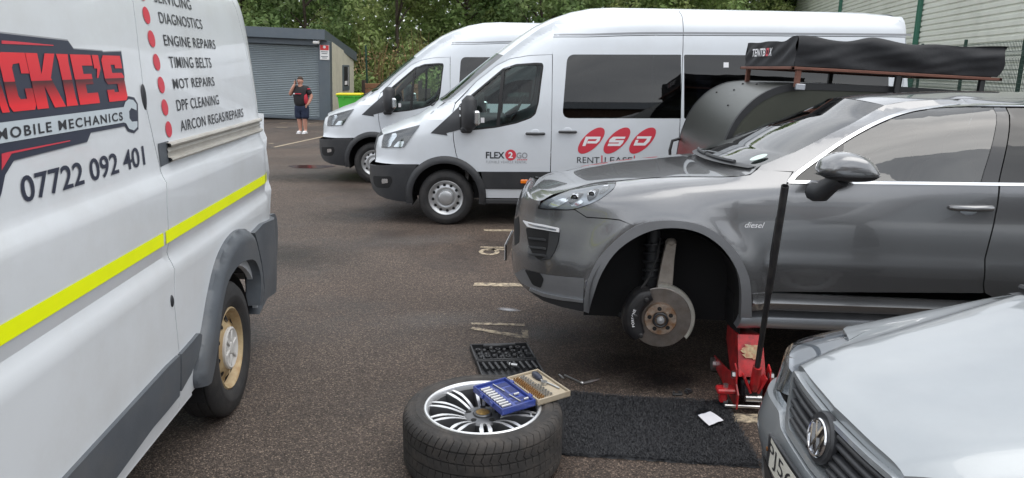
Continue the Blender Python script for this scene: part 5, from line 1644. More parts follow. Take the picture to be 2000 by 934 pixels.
hn = MB().lathe([(.046, .03), (.046, .05), (.04, .054), (.034, .05), (.034, .036)], 32, M).build('hub_rim', 'caliper_black', hub, 40)
MB().lathe([(.022, .03), (.024, .055), (.02, .06), (.014, .06), (.013, .066), (.001, .068)], 20, M).build('centre_bolt', 'steel_silver', hub, 40)
# splash shield: crescent behind the disc to the rear
m_ = MB()
def shd(a, b):
    t = rad(88 - 135 * a)
    r_ = .15 + (.212 + .006 * math.sin(a * 9)) * 1 * b - .15 * b
    return M @ Vector((math.cos(t) * (.15 + (.207 - .15) * b), math.sin(t) * (.15 + (.207 - .15) * b), -.045))
m_.grid(shd, 30, 4)
m_.grid(lambda a, b: M @ Vector((math.cos(rad(88 - 135 * a)) * .207, math.sin(rad(88 - 135 * a)) * .207, -.045 + .03 * b)), 30, 2)
m_.build('splash_shield', 'shield_metal', suv, 40)
# caliper on the front edge of the disc
m_ = MB()
def cal(a, b):
    t = rad(104 + 112 * a)
    prof_ = [(.108, -.06), (.112, .03), (.13, .052), (.17, .056), (.2, .05), (.225, .02), (.232, -.02), (.225, -.06), (.108, -.06)]
    i = b * (len(prof_) - 1); k = min(len(prof_) - 2, int(i)); f = i - k
    r_ = prof_[k][0] * (1 - f) + prof_[k + 1][0] * f; h_ = prof_[k][1] * (1 - f) + prof_[k + 1][1] * f
    e = min(1, a * 6, (1 - a) * 6)
    r_ = .155 + (r_ - .155) * (.7 + .3 * e)
    return M @ Vector((math.cos(t) * r_, math.sin(t) * r_, h_))
m_.grid(cal, 26, 25)
cp = m_.build('brake_caliper', 'caliper_black', suv, 50)
for ta in (118, 166, 214):
    t = rad(ta)
    MB().lathe([(.014, .045), (.014, .064), (.009, .068), (.001, .068)], 12, M @ Matrix.Translation((math.cos(t) * .15, math.sin(t) * .15, 0))).build('caliper_bolt', 'caliper_black', cp)
MB().box((0, 0, 0), (.05, .05, .07), .012, M @ Matrix.Translation((math.cos(rad(112)) * .19, math.sin(rad(112)) * .19, -.01)) @ Matrix.Rotation(.4, 4, 'Z')).build('pad_block', 'caliper_black', cp)
vs, fs = fit_text('PORSCHE', -.055, .055, -.007, .009, bold=.02, spacing=1.15)
def on_cal(a, b):
    t = rad(170) - a / .165
    r_ = .163 + b
    return M @ Vector((math.cos(t) * r_, math.sin(t) * r_, .0585))
decal('caliper_lettering', vs, fs, on_cal, 'print_white', cp)
# upright, damper and arms
up = [FC.plane(u, v, -.70) for u, v in ((1302, 474), (1321, 474), (1317, 505), (1313, 560), (1283, 560), (1294, 505))]
m_ = MB(); m_.prism(up, .68, .73, Matrix(((1, 0, 0, 0), (0, 0, -1, 0), (0, 1, 0, 0), (0, 0, 0, 1))))
m_.build('upright', 'cast_alloy', suv, 30)
a, b = FC.plane(1312, 470, -.7), FC.plane(1310, 484, -.7)
MB().ball((a[0], -.7, a[1] - .01), (.035, .035, .03)).build('ball_joint', 'cast_alloy', suv)
a = FC.plane(1280, 470, -.62); b = FC.plane(1272, 570, -.62)
MB().cyl((a[0], -.6, a[1] + .1), (b[0], -.6, b[1]), .045, n=16).build('damper', 'bumper_black', suv)
m_ = MB()
m_.tube([(a[0] + .06 * math.cos(t), -.6 + .06 * math.sin(t), b[1] + .06 + (a[1] - b[1]) * t / 38) for t in [k * .4 for k in range(80)]], .009, 5)
m_.build('coil_spring', 'bumper_black', suv)
q = H + Vector((-.02, .12, -.1))
MB().tube([q, q + Vector((-.2, .2, .02)), q + Vector((-.34, .3, .08))], [.03, .025, .03], 8).build('lower_arm', 'bumper_black', suv)
MB().tube([q + Vector((.04, .02, 0)), q + Vector((.2, .25, .02)), q + Vector((.28, .35, .05))], [.03, .028, .03], 8).build('lower_arm', 'bumper_black', suv)
a = FC.plane(1300, 480, -.66)
hz = MB().tube([(a[0] - .03, -.66, a[1] + .05), (a[0] - .05, -.72, a[1] - .06), (a[0] - .1, -.76, a[1] - .18), (H.x - .12, -.8, H.z + .18)], .008, 6)
hz.build('brake_hose', 'rubber', suv)
MB().cyl(H + Vector((0, .03, 0)), H + Vector((0, .28, .02)), .05, .04, n=14).build('drive_shaft', 'bumper_black', suv)
# other wheels
for xx, s in ((.965, 1), (3.86, -1), (3.86, 1)):
    steel_wheel(suv, (xx, s * .83, .37), .37, .27, .28, (0, s, 0))
# ================================================================ silver people carrier, front corner only in view
metallic('silver_paint', (.345, .37, .388), .34, .06).node_tree.nodes['Principled BSDF'].inputs['Metallic'].default_value = .45
pm('grille_black', (.03, .032, .037), .42, var=.15, vs=14, dirt=(.12, .115, .11), dirts=7, dirta=.3)
pm('plate_white', (.72, .71, .64), .45, var=.04, vs=9, dirt=(.4, .33, .22), dirts=5, dirta=.25)
pm('rust', (.2, .08, .025), .85, var=.4, vs=40)
VLOC = (.945, 2.125, 0)
mpv = empty('people_carrier', VLOC, 0, 'silver people carrier with round grille emblem and a number plate starting PJ56', 'car')
VH = [(0., .825), (.05, .842), (.12, .875), (.25, .918), (.45, .965), (.7, 1.02), (.95, 1.075), (1.05, 1.09)]
def vw_h(x, y):
    ay = abs(y)
    lipx = .03 + .045 * (ay / .4) ** 2                           # leading edge drawn back towards the sides
    z = interp(VH, max(0, x - lipx * .6))
    z += .012 * (1 - (min(ay, .45) / .45) ** 2)
    # raised middle: shoulder line runs from the grille corner out to the windscreen corner
    cr_ = .36 + .20 * min(1, max(0, (x - .1) / .9))
    z -= .04 * (1 / (1 + math.exp(-(ay - cr_ - .015) / .018)))
    over = max(0, ay - .55)
    z -= .9 * over ** 2 + 9 * max(0, ay - .72) ** 2.4
    return z
def vw_n(y, z):
    """nose: how far back the front face lies at height z, y off centre"""
    ay = abs(y)
    x = .035 + interp([(0, 0), (.2, .01), (.4, .035), (.55, .06), (.7, .13), (.8, .24), (.86, .42), (.9, .7)], ay)
    x += .16 * max(0, z - .62) - .035 * math.exp(-((z - .52) / .1) ** 2) + .0
    return x
HP = lambda off: (lambda a, b: (a, b, vw_h(a, b) + off))
NP = lambda off: (lambda a, b: (vw_n(a, b) - off, a, b))
lip = [(vw_n(y, .845) + .012, y) for y in [-.37 + .74 * k / 20 for k in range(21)]]
bon = lip + [(.30, .47), (.45, .565), (.62, .625), (.97, .665)] + [(1.0, .55), (1.03, .3), (1.035, 0), (1.03, -.3), (1.0, -.55)] + [(.97, -.665), (.62, -.625), (.45, -.565), (.30, -.47)]
bo = panel('bonnet', bon, HP(0), 'silver_paint', mpv, g=.022, flange=(0, 0, -.03), out=(0, 0, 1))
for s in (-1, 1):
    fe = [(.985, s * .672), (.62, s * .632), (.45, s * .572), (.36, s * .52), (.40, s * .66), (.48, s * .77), (.56, s * .84), (1.2, s * .885), (1.25, s * .74)]
    panel('front_wing', fe, HP(-.004), 'silver_paint', mpv, g=.022, flange=(0, 0, -.03), out=(0, 0, 1))
    # wing side down to the arch
    MB().grid(lambda a, b: (.62 + .8 * a, s * (.86 + .025 * a + .012 * math.sin(math.pi * b)), (vw_h(.62 + .58 * a, .86 + .025 * a) - .004) * (1 - b) + .66 * b), 16, 8).build('wing_side', 'silver_paint', mpv)
    hl2 = [(.305, s * .463), (.12, s * .385), (.13, s * .5), (.18, s * .63), (.25, s * .73), (.42, s * .82), (.55, s * .845), (.48, s * .77), (.40, s * .66), (.36, s * .52)]
    top = panel('headlight', hl2, HP(-.012), 'lamp_glass', mpv, g=.02, out=(0, 0, 1))
    panel('lamp_housing', hl2, HP(-.035), 'satin_silver', top, g=.03, out=(0, 0, 1))
    MB().grid(lambda a, b: (vw_n(s * (.4 + .42 * a), .78 - .14 * b) + .01, s * (.4 + .42 * a), (.80 - .02 * a) - (.16 - .03 * a) * b), 16, 6).build('lens', 'lamp_glass', top)
    MB().grid(lambda a, b: (vw_n(s * (.4 + .42 * a), .78 - .14 * b) + .06 + .04 * math.sin(a * 9), s * (.4 + .42 * a), (.80 - .02 * a) - (.16 - .03 * a) * b), 16, 6).build('reflector', 'lamp_chrome', top)
# front face
gout = rounded([(-.375, .828), (.375, .828), (.33, .70), (.27, .642), (-.27, .642), (-.33, .70)], [.03, .03, .08, .06, .06, .08], 6)
gin = rounded([(-.345, .812), (.345, .812), (.305, .71), (.25, .662), (-.25, .662), (-.305, .71)], [.015, .015, .07, .05, .05, .07], 6)
panel('grille_surround', gout, NP(.006), 'silver_paint', mpv, [gin], g=.02, flange=(.03, 0, 0), out=(-1, 0, 0))
gr = panel('grille', gin, NP(-.022), 'grille_black', mpv, g=.03, out=(-1, 0, 0))
for k, zz in enumerate((.795, .768, .732, .705, .679)):
    hw = lin([(.66, .24), (.71, .3), (.812, .338)], zz)
    for y0, y1 in ((-hw, -.075), (.075, hw)):
        MB().grid(lambda a, b: (vw_n(y0 + (y1 - y0) * a, zz) + .018 - .022 * math.sin(math.pi * b) ** .7, y0 + (y1 - y0) * a, zz + .011 * math.cos(math.pi * b)), 16, 7).build('slat', 'grille_black', gr, 50)
MB().lathe([(.086, -.01), (.086, .004), (.08, .012), (.001, .014)], 36, axis_m((vw_n(0, .75) - .0, 0, .752), (-1, 0, .16))).build('emblem_mount', 'grille_black', gr)
ME = axis_m((vw_n(0, .75) - .014, 0, .752), (-1, 0, .16))
# emblem axes: local X to the car's left, local Y up
ey = Vector((.16, 0, 1)).normalized(); ez = Vector((-1, 0, .16)).normalized(); ex = ey.cross(ez)
ME = Matrix((ex, ey, ez)).transposed().to_4x4(); ME.translation = Vector((vw_n(0, .75) - .014, 0, .752)); ME = ME @ Matrix.Scale(.86, 4)
em = MB().lathe([(.072, -.004), (.074, .004), (.07, .009), (.063, .008), (.061, .001)], 48, ME).build('emblem', 'chrome', gr, 50)
MB().lathe([(.063, .001), (.001, .002)], 36, ME).build('emblem_field', 'gloss_black', em)
def stroke(pts, w_):
    P_ = [Vector(p) for p in pts]
    lf, rt = [], []
    for i, p in enumerate(P_):
        d1 = (P_[i] - P_[i - 1]).normalized() if i else (P_[1] - P_[0]).normalized()
        d2 = (P_[i + 1] - P_[i]).normalized() if i < len(P_) - 1 else d1
        n_ = Vector((-(d1 + d2).y, (d1 + d2).x)).normalized()
        k = w_ / 2 / max(.45, n_.dot(Vector((-d1.y, d1.x))))
        lf.append(tuple(p + n_ * k)); rt.append(tuple(p - n_ * k))
    return lf + rt[::-1]
for pts in ([(-.026, .058), (0, .006), (.026, .058)], [(-.054, .032), (-.024, -.05), (0, -.004), (.024, -.05), (.054, .032)]):
    MB().prism(stroke(pts, .0115), .001, .008, ME).build('emblem_stroke', 'chrome', em, 30)
# bumper, plate
panel('bumper', rounded([(-.84, .62), (-.36, .66), (-.29, .635), (.29, .635), (.36, .66), (.84, .62), (.86, .3), (-.86, .3)], .02), NP(.012), 'silver_paint', mpv, g=.03, flange=(.05, 0, 0), out=(-1, 0, 0))
panel('lower_intake', rounded([(-.5, .42), (.5, .42), (.45, .3), (-.45, .3)], .02), NP(.015), 'grille_black', mpv, g=.04, out=(-1, 0, 0))
px_ = vw_n(0, .56) - .03
PB = lambda a, b: (px_ + .06 * (a / .26) ** 2 * .25, a, b)
pl = MB().grid(lambda a, b: (px_ + .012 * ((a - .5) * 2) ** 2, -.26 + .52 * a, .512 + .111 * b), 12, 2).build('number_plate', 'plate_white', mpv, None)
MB().box((px_ + .016, 0, .5675), (.012, .528, .119), .003).build('plate_back', 'grille_black', pl)
vs, fs = fit_text('PJ56', -.245, -.005, .528, .607, bold=-.004, spacing=1.05)
word_decals('plate_lettering', [(-x, z) for x, z in vs], [f[::-1] for f in fs], lambda a, b: (px_ + .012 * (a / .26) ** 2 - .002, a, b), 'print_black', pl, .05)
vs, fs = fit_text('C', .02, .062, .528, .607, bold=-.004)
decal('plate_lettering', [(-x, z) for x, z in vs], [f[::-1] for f in fs], lambda a, b: (px_ + .012 * (a / .26) ** 2 - .002, a, b), 'print_black', pl)
MB().ball((px_ + .004, .249, .572), (.004, .007, .009), 8, 6).build('plate_screw', 'rust', pl)
# cowl, windscreen, roof and flanks behind
MB().grid(lambda a, b: (1.0 + .05 * (1 - (2 * a - 1) ** 2) + .09 * b, -.6 + 1.2 * a, 1.055 + .012 * (1 - (2 * a - 1) ** 2) + .01 * b), 16, 3).build('cowl', 'bumper_black', mpv)
m_ = MB().tube([(1.06, .62, 1.075), (1.03, .3, 1.1), (1.06, -.2, 1.1)], .012, 6); m_.build('wiper', 'bumper_black', mpv)
vsurf = lambda x, z: -lin([(.3, .86), (.7, .89), (.95, .87), (1.07, .72), (1.6, .6), (1.7, .5)], z)
cap('windscreen', [(1.27, 1.08), (1.75, 1.45), (1.95, 1.58)], [(-.12, .02), (-.1, .05), (-.1, .06)], vsurf, 'screen_glass', mpv)
cap('roof', [(1.95, 1.58), (2.1, 1.62), (3.9, 1.62), (4.2, 1.5), (4.35, .9), (4.3, .4)], [(-.1, .06), (-.05, .06), (0, .06), (.05, .05), (.08, 0), (.05, 0)], vsurf, 'silver_paint', mpv)
for s in (-1, 1):
    sd = panel('body_side', [(1.4, .35), (4.3, .35), (4.35, .9), (4.2, 1.5), (3.9, 1.62), (2.1, 1.62), (1.95, 1.58), (1.3, 1.06), (1.42, .66)], lambda a, b: (a, s * -vsurf(a, b), b), 'silver_paint', mpv, [[(1.75, 1.1), (4.0, 1.1), (3.9, 1.5), (2.15, 1.52)]], g=.1, out=(0, s, 0))
    panel('side_window', [(1.75, 1.1), (4.0, 1.1), (3.9, 1.5), (2.15, 1.52)], lambda a, b: (a, s * (-vsurf(a, b) - .004), b), 'tinted_glass', mpv, g=.12, out=(0, s, 0))
    for xx in (.98, 3.55):
        steel_wheel(mpv, (xx, s * .78, .32), .32, .21, .2, (0, s, 0))
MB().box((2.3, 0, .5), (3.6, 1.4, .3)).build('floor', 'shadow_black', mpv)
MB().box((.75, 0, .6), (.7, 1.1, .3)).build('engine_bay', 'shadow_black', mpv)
MB().box((1.45, 0, 1.0), (.4, 1.4, .12), .04).build('dashboard', 'bumper_black', mpv)

# ================================================================ red trolley jack
pm('jack_red', (.5, .02, .024), .42, var=.25, vs=9, dirt=(.035, .018, .017), dirts=11, dirta=1.0, coat=.2)
pm('worn_label', (.5, .4, .24), .8, var=.3, vs=60, dirt=(.4, .05, .04), dirts=34, dirta=1.0)
pm('pole_black', (.018, .018, .02), .38, var=.25, vs=12, dirt=(.1, .09, .08), dirts=16, dirta=.4)
pm('bright_steel', (.55, .55, .55), .28, metal=.9, var=.15, vs=20)
jack = empty('trolley_jack', (1.385, 3.96, 0), rad(-4), 'red trolley jack with upright black pole handle beside the missing wheel', 'jack')
jack.scale = (.8, 1, 1)
m_ = MB()                                                   # lifting arm: a folded red channel rising to the saddle
for (y0, z0, y1, z1) in ((-.13, .2, .2, .40),):
    q = [(-.085, y0, z0), (.085, y0, z0), (.075, y1, z1), (-.075, y1, z1)]
arm = [[(-.095, -.10, .19), (.095, -.10, .19), (.088, .02, .40), (-.088, .02, .40)], [(-.088, .02, .40), (.088, .02, .40), (.06, .38, .33), (-.06, .38, .33)]]
vs = []
for quad in arm: m_.add(quad, [(0, 1, 2, 3)])
for s in (-1, 1):
    m_.add([(s * .095, -.10, .19), (s * .088, .02, .40), (s * .06, .38, .33), (s * .06, .38, .24), (s * .09, .1, .12), (s * .095, -.06, .1)], [(0, 1, 2, 3, 4, 5)])
m_.build('lifting_arm', 'jack_red', jack, 20)
def on_arm(a, b): return (a, -.10 + .12 * b - .006, .19 + .23 * b + .003)
poly_decal('worn_sticker', [irregular([(-.06, .40), (.055, .38), (.06, .68), (-.055, .7)], .02, .03, 5)], on_arm, 'worn_label', [o for o in bpy.data.objects if o.parent == jack][-1])
MB().cyl((0, .3, .34), (0, .3, .40), .05, .055, n=18).build('saddle', 'rubber', jack)
for s in (-1, 1):
    m_ = MB()                                               # side frame plates
    pr = [(-.19, .03), (.46, .03), (.46, .09), (.1, .15), (-.03, .18), (-.07, .26), (-.12, .24), (-.14, .16), (-.2, .12)]
    m_.prism(pr, -.005, .005, Matrix(((0, 0, 1, s * .118), (1, 0, 0, 0), (0, 1, 0, 0), (0, 0, 0, 1))))
    m_.build('side_plate', 'jack_red', jack, 20)
    MB().cyl((s * .112, -.1, .2), (s * .145, -.1, .2), .022, n=6).build('pivot_bolt', 'bright_steel', jack)
    MB().cyl((s * .105, .42, .045), (s * .15, .42, .045), .045, n=18).build('front_wheel', 'bright_steel', jack)
# rear castor carriers
for s in (-1, 1):
    m_ = MB().box((s * .185, -.12, .115), (.13, .075, .03), .008).box((s * .2, -.12, .075), (.05, .05, .07), .008)
    cst = m_.build('castor_bracket', 'jack_red', jack, 30)
    MB().cyl((s * .185, -.12, .13), (s * .185, -.12, .15), .018, n=6).build('castor_nut', 'bright_steel', cst)
    MB().cyl((s * .185 - .016, -.12, .034), (s * .185 + .016, -.12, .034), .034, n=16).build('castor_wheel', 'bumper_black', cst)
MB().cyl((-.2, -.18, .045), (.2, -.18, .045), .009, n=10).build('tie_rod', 'bright_steel', jack)
# pump block and handle socket
m_ = MB().box((0, -.06, .12), (.15, .12, .1), .012).cyl((-.06, -.13, .12), (.06, -.13, .12), .028, n=14)
m_.build('pump_block', 'bumper_black', jack)
MB().cyl((-.055, -.155, .085), (.055, -.155, .085), .022, n=14).build('release_knuckle', 'bright_steel', jack)
hb_, ht_ = Vector((0.0, -.165, .2)), Vector((-.06, -.53, 1.36))
dr = (ht_ - hb_).normalized()
m_ = MB().tube([hb_ - dr * .06, hb_ + dr * .1], [.034, .03], 12)
for s in (-1, 1): m_.box((s * .05, -.145, .17), (.016, .07, .11), .004, Matrix.Rotation(s * .5, 4, 'Y'))
m_.build('handle_socket', 'jack_red', jack)
h1 = MB().tube([hb_ + dr * .02, hb_ + dr * .62], .0185, 16).build('handle', 'pole_black', jack)
MB().tube([hb_ + dr * .6, ht_], .0225, 16, cap=False).build('handle_sleeve', 'pole_black', h1)
MB().lathe([(.0185, -.2), (.0185, 0), (.0225, 0)], 16, axis_m(ht_, dr)).build('handle_mouth', 'shadow_black', h1)

# ================================================================ teardrop trailer with roof tent
pm('olive', (.042, .045, .033), .6, var=.1, vs=5, bump=.08, bs=60)
pm('trim_black', (.016, .017, .019), .5)
pm('tent_cover', (.017, .018, .021), .72, var=.2, vs=6, bump=.25, bs=24)
pm('rust_frame', (.15, .06, .04), .7, var=.25, vs=12)
m = pm('steel_red_reflection', (.2, .205, .195), .36, metal=.8, var=.12, vs=3)
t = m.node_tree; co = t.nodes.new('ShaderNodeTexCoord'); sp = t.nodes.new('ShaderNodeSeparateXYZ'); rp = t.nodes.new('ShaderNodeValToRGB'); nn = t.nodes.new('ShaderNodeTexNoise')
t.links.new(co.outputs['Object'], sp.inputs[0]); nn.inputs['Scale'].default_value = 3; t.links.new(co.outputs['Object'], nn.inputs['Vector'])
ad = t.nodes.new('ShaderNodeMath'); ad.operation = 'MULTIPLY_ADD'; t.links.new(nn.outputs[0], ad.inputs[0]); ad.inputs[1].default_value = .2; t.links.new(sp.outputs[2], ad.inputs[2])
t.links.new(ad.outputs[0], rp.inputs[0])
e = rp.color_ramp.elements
e[0].position, e[0].color = .0, (.24, .055, .05, 1)  # soft red reflection low on the front, painted into the steel colour
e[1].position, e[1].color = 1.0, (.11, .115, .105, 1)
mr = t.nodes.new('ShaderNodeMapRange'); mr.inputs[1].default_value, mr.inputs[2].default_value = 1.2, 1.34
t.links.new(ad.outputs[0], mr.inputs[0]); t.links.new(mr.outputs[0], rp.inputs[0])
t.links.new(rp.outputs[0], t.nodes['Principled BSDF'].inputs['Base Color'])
tl = empty('teardrop_trailer', (1.68, 6.93, 0), 0, 'dark olive teardrop trailer with curved steel front behind the SUV', 'trailer')
tl.rotation_euler = (0, rad(3.2), 0)
tprof = spline([(.03, .42), (.0, .75), (.0, 1.08), (.03, 1.3), (.1, 1.5), (.22, 1.66), (.36, 1.76), (.52, 1.81), (.8, 1.83), (1.6, 1.85), (2.5, 1.83), (3.0, 1.72), (3.3, 1.4), (3.4, .9), (3.4, .42)], 5)
HW = .775
m_ = MB()
for i in range(len(tprof) - 1):
    (x0, z0), (x1, z1) = tprof[i], tprof[i + 1]
    m_.add([(x0, -HW + .01, z0), (x1, -HW + .01, z1), (x1, HW - .01, z1), (x0, HW - .01, z0)], [(0, 1, 2, 3)])
m_.build('curved_shell', 'steel_red_reflection', tl, 60)
for s in (-1, 1):
    MB().prism(tprof, -.015, .015, Matrix(((1, 0, 0, 0), (0, 0, -1, s * (HW - .012)), (0, 1, 0, 0), (0, 0, 0, 1)))).build('side_panel', 'olive', tl, 30)
    cx_, cz_ = 1.6, 1.0
    inn = [(x + (.035 if x < 1.6 else -.035) * min(1, abs(x - 1.6) / 1.2), z - .045 * max(0, (z - .8)) / 1.0) for x, z in tprof]
    m_ = MB()
    for i in range(len(tprof) - 1):
        y0, y1 = s * (HW - .03), s * (HW + .012)
        a, b, c, d = tprof[i], tprof[i + 1], inn[i + 1], inn[i]
        m_.add([(a[0], y0, a[1] + .004), (b[0], y0, b[1] + .004), (b[0], y1, b[1] + .004), (a[0], y1, a[1] + .004), (c[0], y1, c[1]), (d[0], y1, d[1])], [(0, 1, 2, 3), (3, 2, 4, 5)])
    m_.build('edge_trim', 'trim_black', tl, 40)
    w2 = MB().prism(rounded([(.93, 1.32), (.9, 1.5), (.98, 1.58), (1.9, 1.58), (1.9, 1.32)], .05), 0, .02, Matrix(((1, 0, 0, 0), (0, 0, s, s * (HW + .004)), (0, 1, 0, -.05), (0, 0, 0, 1)))).build('window', 'gloss_black', tl, 40)
    MB().box((1.4, s * (HW + .03), 1.605), (1.3, .05, .06), .01).build('awning_rail', 'trim_grey', w2)
    MB().cyl((1.75, s * (HW + .02), .33), (1.75, s * (HW + .2), .33), .33, n=28).build('wheel', 'rubber', tl)
    MB().box((1.75, s * (HW + .12), .72), (1.0, .26, .05), .02).build('mudguard', 'trim_black', tl)
for yy, zz in ((-.70, 1.02), (.74, 1.06)):
    m_ = MB().tube([(.01, yy, zz - .13), (-.07, yy, zz - .1), (-.085, yy, zz), (-.07, yy, zz + .1), (.01, yy, zz + .13)], .016, 8)
    m_.build('grab_handle', 'trim_black', tl, 60)
for k, (xx, yy) in enumerate(((.16, -.3), (.3, .05), (.25, .45), (.42, .2), (.44, -.15))):
    MB().ball((xx, yy, lin(tprof[10:60], xx) + .004), (.012, .012, .008), 8, 6).build('rivet', 'trim_black', tl)
MB().box((1.7, 0, .4), (3.0, 1.4, .12)).build('chassis', 'trim_black', tl)
m_ = MB()
m_.tube([(.1, -.4, .42), (-.9, 0, .45), (.1, .4, .42)], .035, 8)
m_.cyl((-.9, 0, .02), (-.9, 0, .5), .02, n=8); m_.cyl((-.9, 0, .08), (-.85, 0, .08), .08, n=14)
m_.build('drawbar', 'trim_black', tl)
# the tent and its frame, tipped like the trailer
tent = empty('roof_tent', (2.29, 6.75, 1.93), 0, 'folded black fabric roof tent on a rusty frame above the trailer', 'roof tent')
tent.rotation_euler = (0, rad(2.6), 0)
TX, TY = 1.66, .65
def ttop(x, y):
    z = .205 + .02 * x
    z += .045 * math.exp(-((x - .03) ** 2 + (y + .62) ** 2) / .03)
    z -= .03 * math.exp(-((x - .7) / .35) ** 2) * (1 - (y / TY) ** 2) - .02 * math.exp(-((x - .62) / .12) ** 2)
    z += .008 * math.sin(x * 6 + y * 3) + .006 * math.sin(x * 13 - y * 7 + 1)
    return z
m_ = MB()
def tcov(a, b):
    # b: 0 bottom near .. around over the top .. far bottom; a along the length
    x = TX * a
    if b < .25: y, z = -TY, b / .25
    elif b < .75: y, z = -TY + 2 * TY * (b - .25) / .5, 1
    else: y, z = TY, (1 - b) / .25
    zt_ = ttop(x, y)
    zz = zt_ * z
    bulge = .025 * math.sin(math.pi * min(1, z)) if (b < .25 or b > .75) else 0
    from mathutils import noise as _ns
    wr = .03 * _ns.noise(Vector((x * 2.2 + zz * 5, y * 2, zz * 7))) + .014 * _ns.noise(Vector((x * 5 - zz * 9, y * 4 + 7, zz * 16 + 3)))
    drape = .022 * max(0, a - .86) / .14 * math.sin(zz * 24)
    yy = y - (bulge + wr * (1 if b < .25 else -1)) * (1 if y < 0 else -1)
    return (x + drape + (.05 * z * max(0, a - .9) / .1), yy, zz + (wr * .6 if .25 <= b <= .75 else 0))
m_.grid(tcov, 90, 65)
for a in (0, 1):
    def tend(c, d, a=a):
        bt = tcov(a, .25 + .5 * c)
        wv = .012 * math.sin(bt[1] * 17 + d * 9) * math.sin(math.pi * d)
        return (tcov(a, .25 * d if c < .5 else 1 - .25 * d)[0] * (1) + wv * (1 if a else -1) , bt[1], bt[2] * d)
    m_.grid(tend, 33, 17)
m_.build('cover', 'tent_cover', tent, 60)
m_ = MB()
for (a, b) in (((-.02, -TY - .02), (TX + .02, -TY - .02)), ((TX + .02, -TY - .02), (TX + .02, TY + .02)), ((TX + .02, TY + .02), (-.02, TY + .02)), ((-.02, TY + .02), (-.02, -TY - .02))):
    mid = ((a[0] + b[0]) / 2, (a[1] + b[1]) / 2, -.018)
    MB().box(mid, (abs(b[0] - a[0]) + .03, abs(b[1] - a[1]) + .03, .024), .004).build('frame_rail', 'rust_frame', tent)
MB().box((TX / 2, 0, -.006), (TX - .05, 2 * TY - .05, .012)).build('base_board', 'trim_black', tent)
for xx in (.04, .86, 1.55):
    for yy in (-TY, TY):
        MB().box((xx, yy, -.1), (.04, .04, .14), .004).build('leg', 'rust_frame' if xx < .5 else 'trim_black', tent)
MB().box((.06, -TY - .03, -.165), (.075, .04, .05), .005).build('bracket', 'satin_silver', tent)
def on_end(a, b): return (-.022, -a, b)
vs, fs = fit_text('TENTB', -.40, -.035, .085, .155, bold=.02, shear=.1)
vs2, fs2 = fit_text('X', .062, .14, .085, .155, bold=.02, shear=.1)
decal('lettering', vs2, fs2, on_end, 'print_white', tent)
poly_decal('lettering', [([(-.018, .085), (.046, .085), (.054, .155), (-.01, .155)], [[(.0, .102), (.032, .102), (.036, .138), (.004, .138)]])], on_end, 'print_red', tent, .02)
decal('lettering', [(x + 0, z) for x, z in vs], fs, on_end, 'print_white', tent)
# ================================================================ road wheel lying on the ground
pm('tread_rubber', (.034, .032, .031), .8, var=.25, vs=14, bump=.2, bs=160, dirt=(.12, .1, .085), dirts=9, dirta=.55)
pm('machined_alloy', (.78, .79, .8), .34, metal=.75, var=.06, vs=12)
pm('alloy_grey', (.14, .145, .155), .4, metal=.6, var=.15, vs=9, dirt=(.2, .18, .16), dirts=8, dirta=.35)
m = pm('crest', (.32, .2, .06), .4, metal=.5, var=.5, vs=70, dirt=(.03, .02, .02), dirts=80, dirta=1.0)
wl = empty('loose_wheel', (-.135, 3.262, 0), 0, 'alloy road wheel with tyre lying flat on the ground', 'wheel')
R_, rim_, wd_ = .389, .282, .30
prof = [(rim_ - .005, .02), (rim_ + .03, .006), (R_ - .05, .0), (R_ - .015, .02)]
nb = 4
for k in range(nb):
    z0, z1 = .03 + k * .0545, .03 + (k + 1) * .0545
    prof += [(R_ - .004 if k in (0,) else R_, z0 + .005), (R_, z0 + .02), (R_, z1 - .014), (R_ - .001, z1 - .003), (R_ - .009, z1 - .001), (R_ - .009, z1 + .003)]
sh0 = len(prof)
prof += [(R_ - .001, .254), (R_ - .004, .268), (R_ - .012, .282), (R_ - .022, .292), (R_ - .036, .299), (R_ - .044, .3), (R_ - .047, .297), (R_ - .06, .3005), (R_ - .064, .303), (R_ - .085, .303), (R_ - .088, .300), (rim_ + .012, .297), (rim_ + .004, .292), (rim_ - .004, .285)]
cols = []
ns = 62
for k in range(ns):
    a = 2 * math.pi * k / ns
    d = 2 * math.pi / ns
    cols += [(a, 0), (a + d * .04, 1), (a + d * .09, 1), (a + d * .13, 0), (a + d * .55, 0)]
m_ = MB()
vs, fs = [], []
npf = len(prof)
for (a, sp) in cols:
    for i, (r_, z) in enumerate(prof):
        cut = 0
        aa = a
        if i >= 4 and i < sh0 + 4:
            blk = (i - 4) // 6
            if i >= sh0 - 2 or blk == nb - 1: cut = .007 if sp else 0
            elif (i - 4) % 6 in (2, 3): cut = .006 if sp else 0
            aa = a + (.05 * (z - .254) / .05 if z > .2 else .04 * math.sin(z * 60) * .3)
        if sh0 <= i <= sh0 + 4 and sp: cut = .006
        vs.append((math.cos(aa) * (r_ - cut), math.sin(aa) * (r_ - cut), z))
nc = len(cols)
for c in range(nc):
    for i in range(npf - 1):
        d = (c + 1) % nc
        fs.append((c * npf + i, d * npf + i, d * npf + i + 1, c * npf + i + 1))
m_.add(vs, fs)
ty = m_.build('tyre', 'tread_rubber', wl, 32)
vs, fs = fit_text('P ZERO', -.085, .085, -.012, .012, bold=.03, spacing=1.1)
for ph in (1.15, 4.2):
    decal('tyre_lettering', vs, fs, lambda a, b: (math.cos(ph - a / .345) * (.345 + b * .8), math.sin(ph - a / .345) * (.345 + b * .8), .3045), 'rubber', ty) if False else None
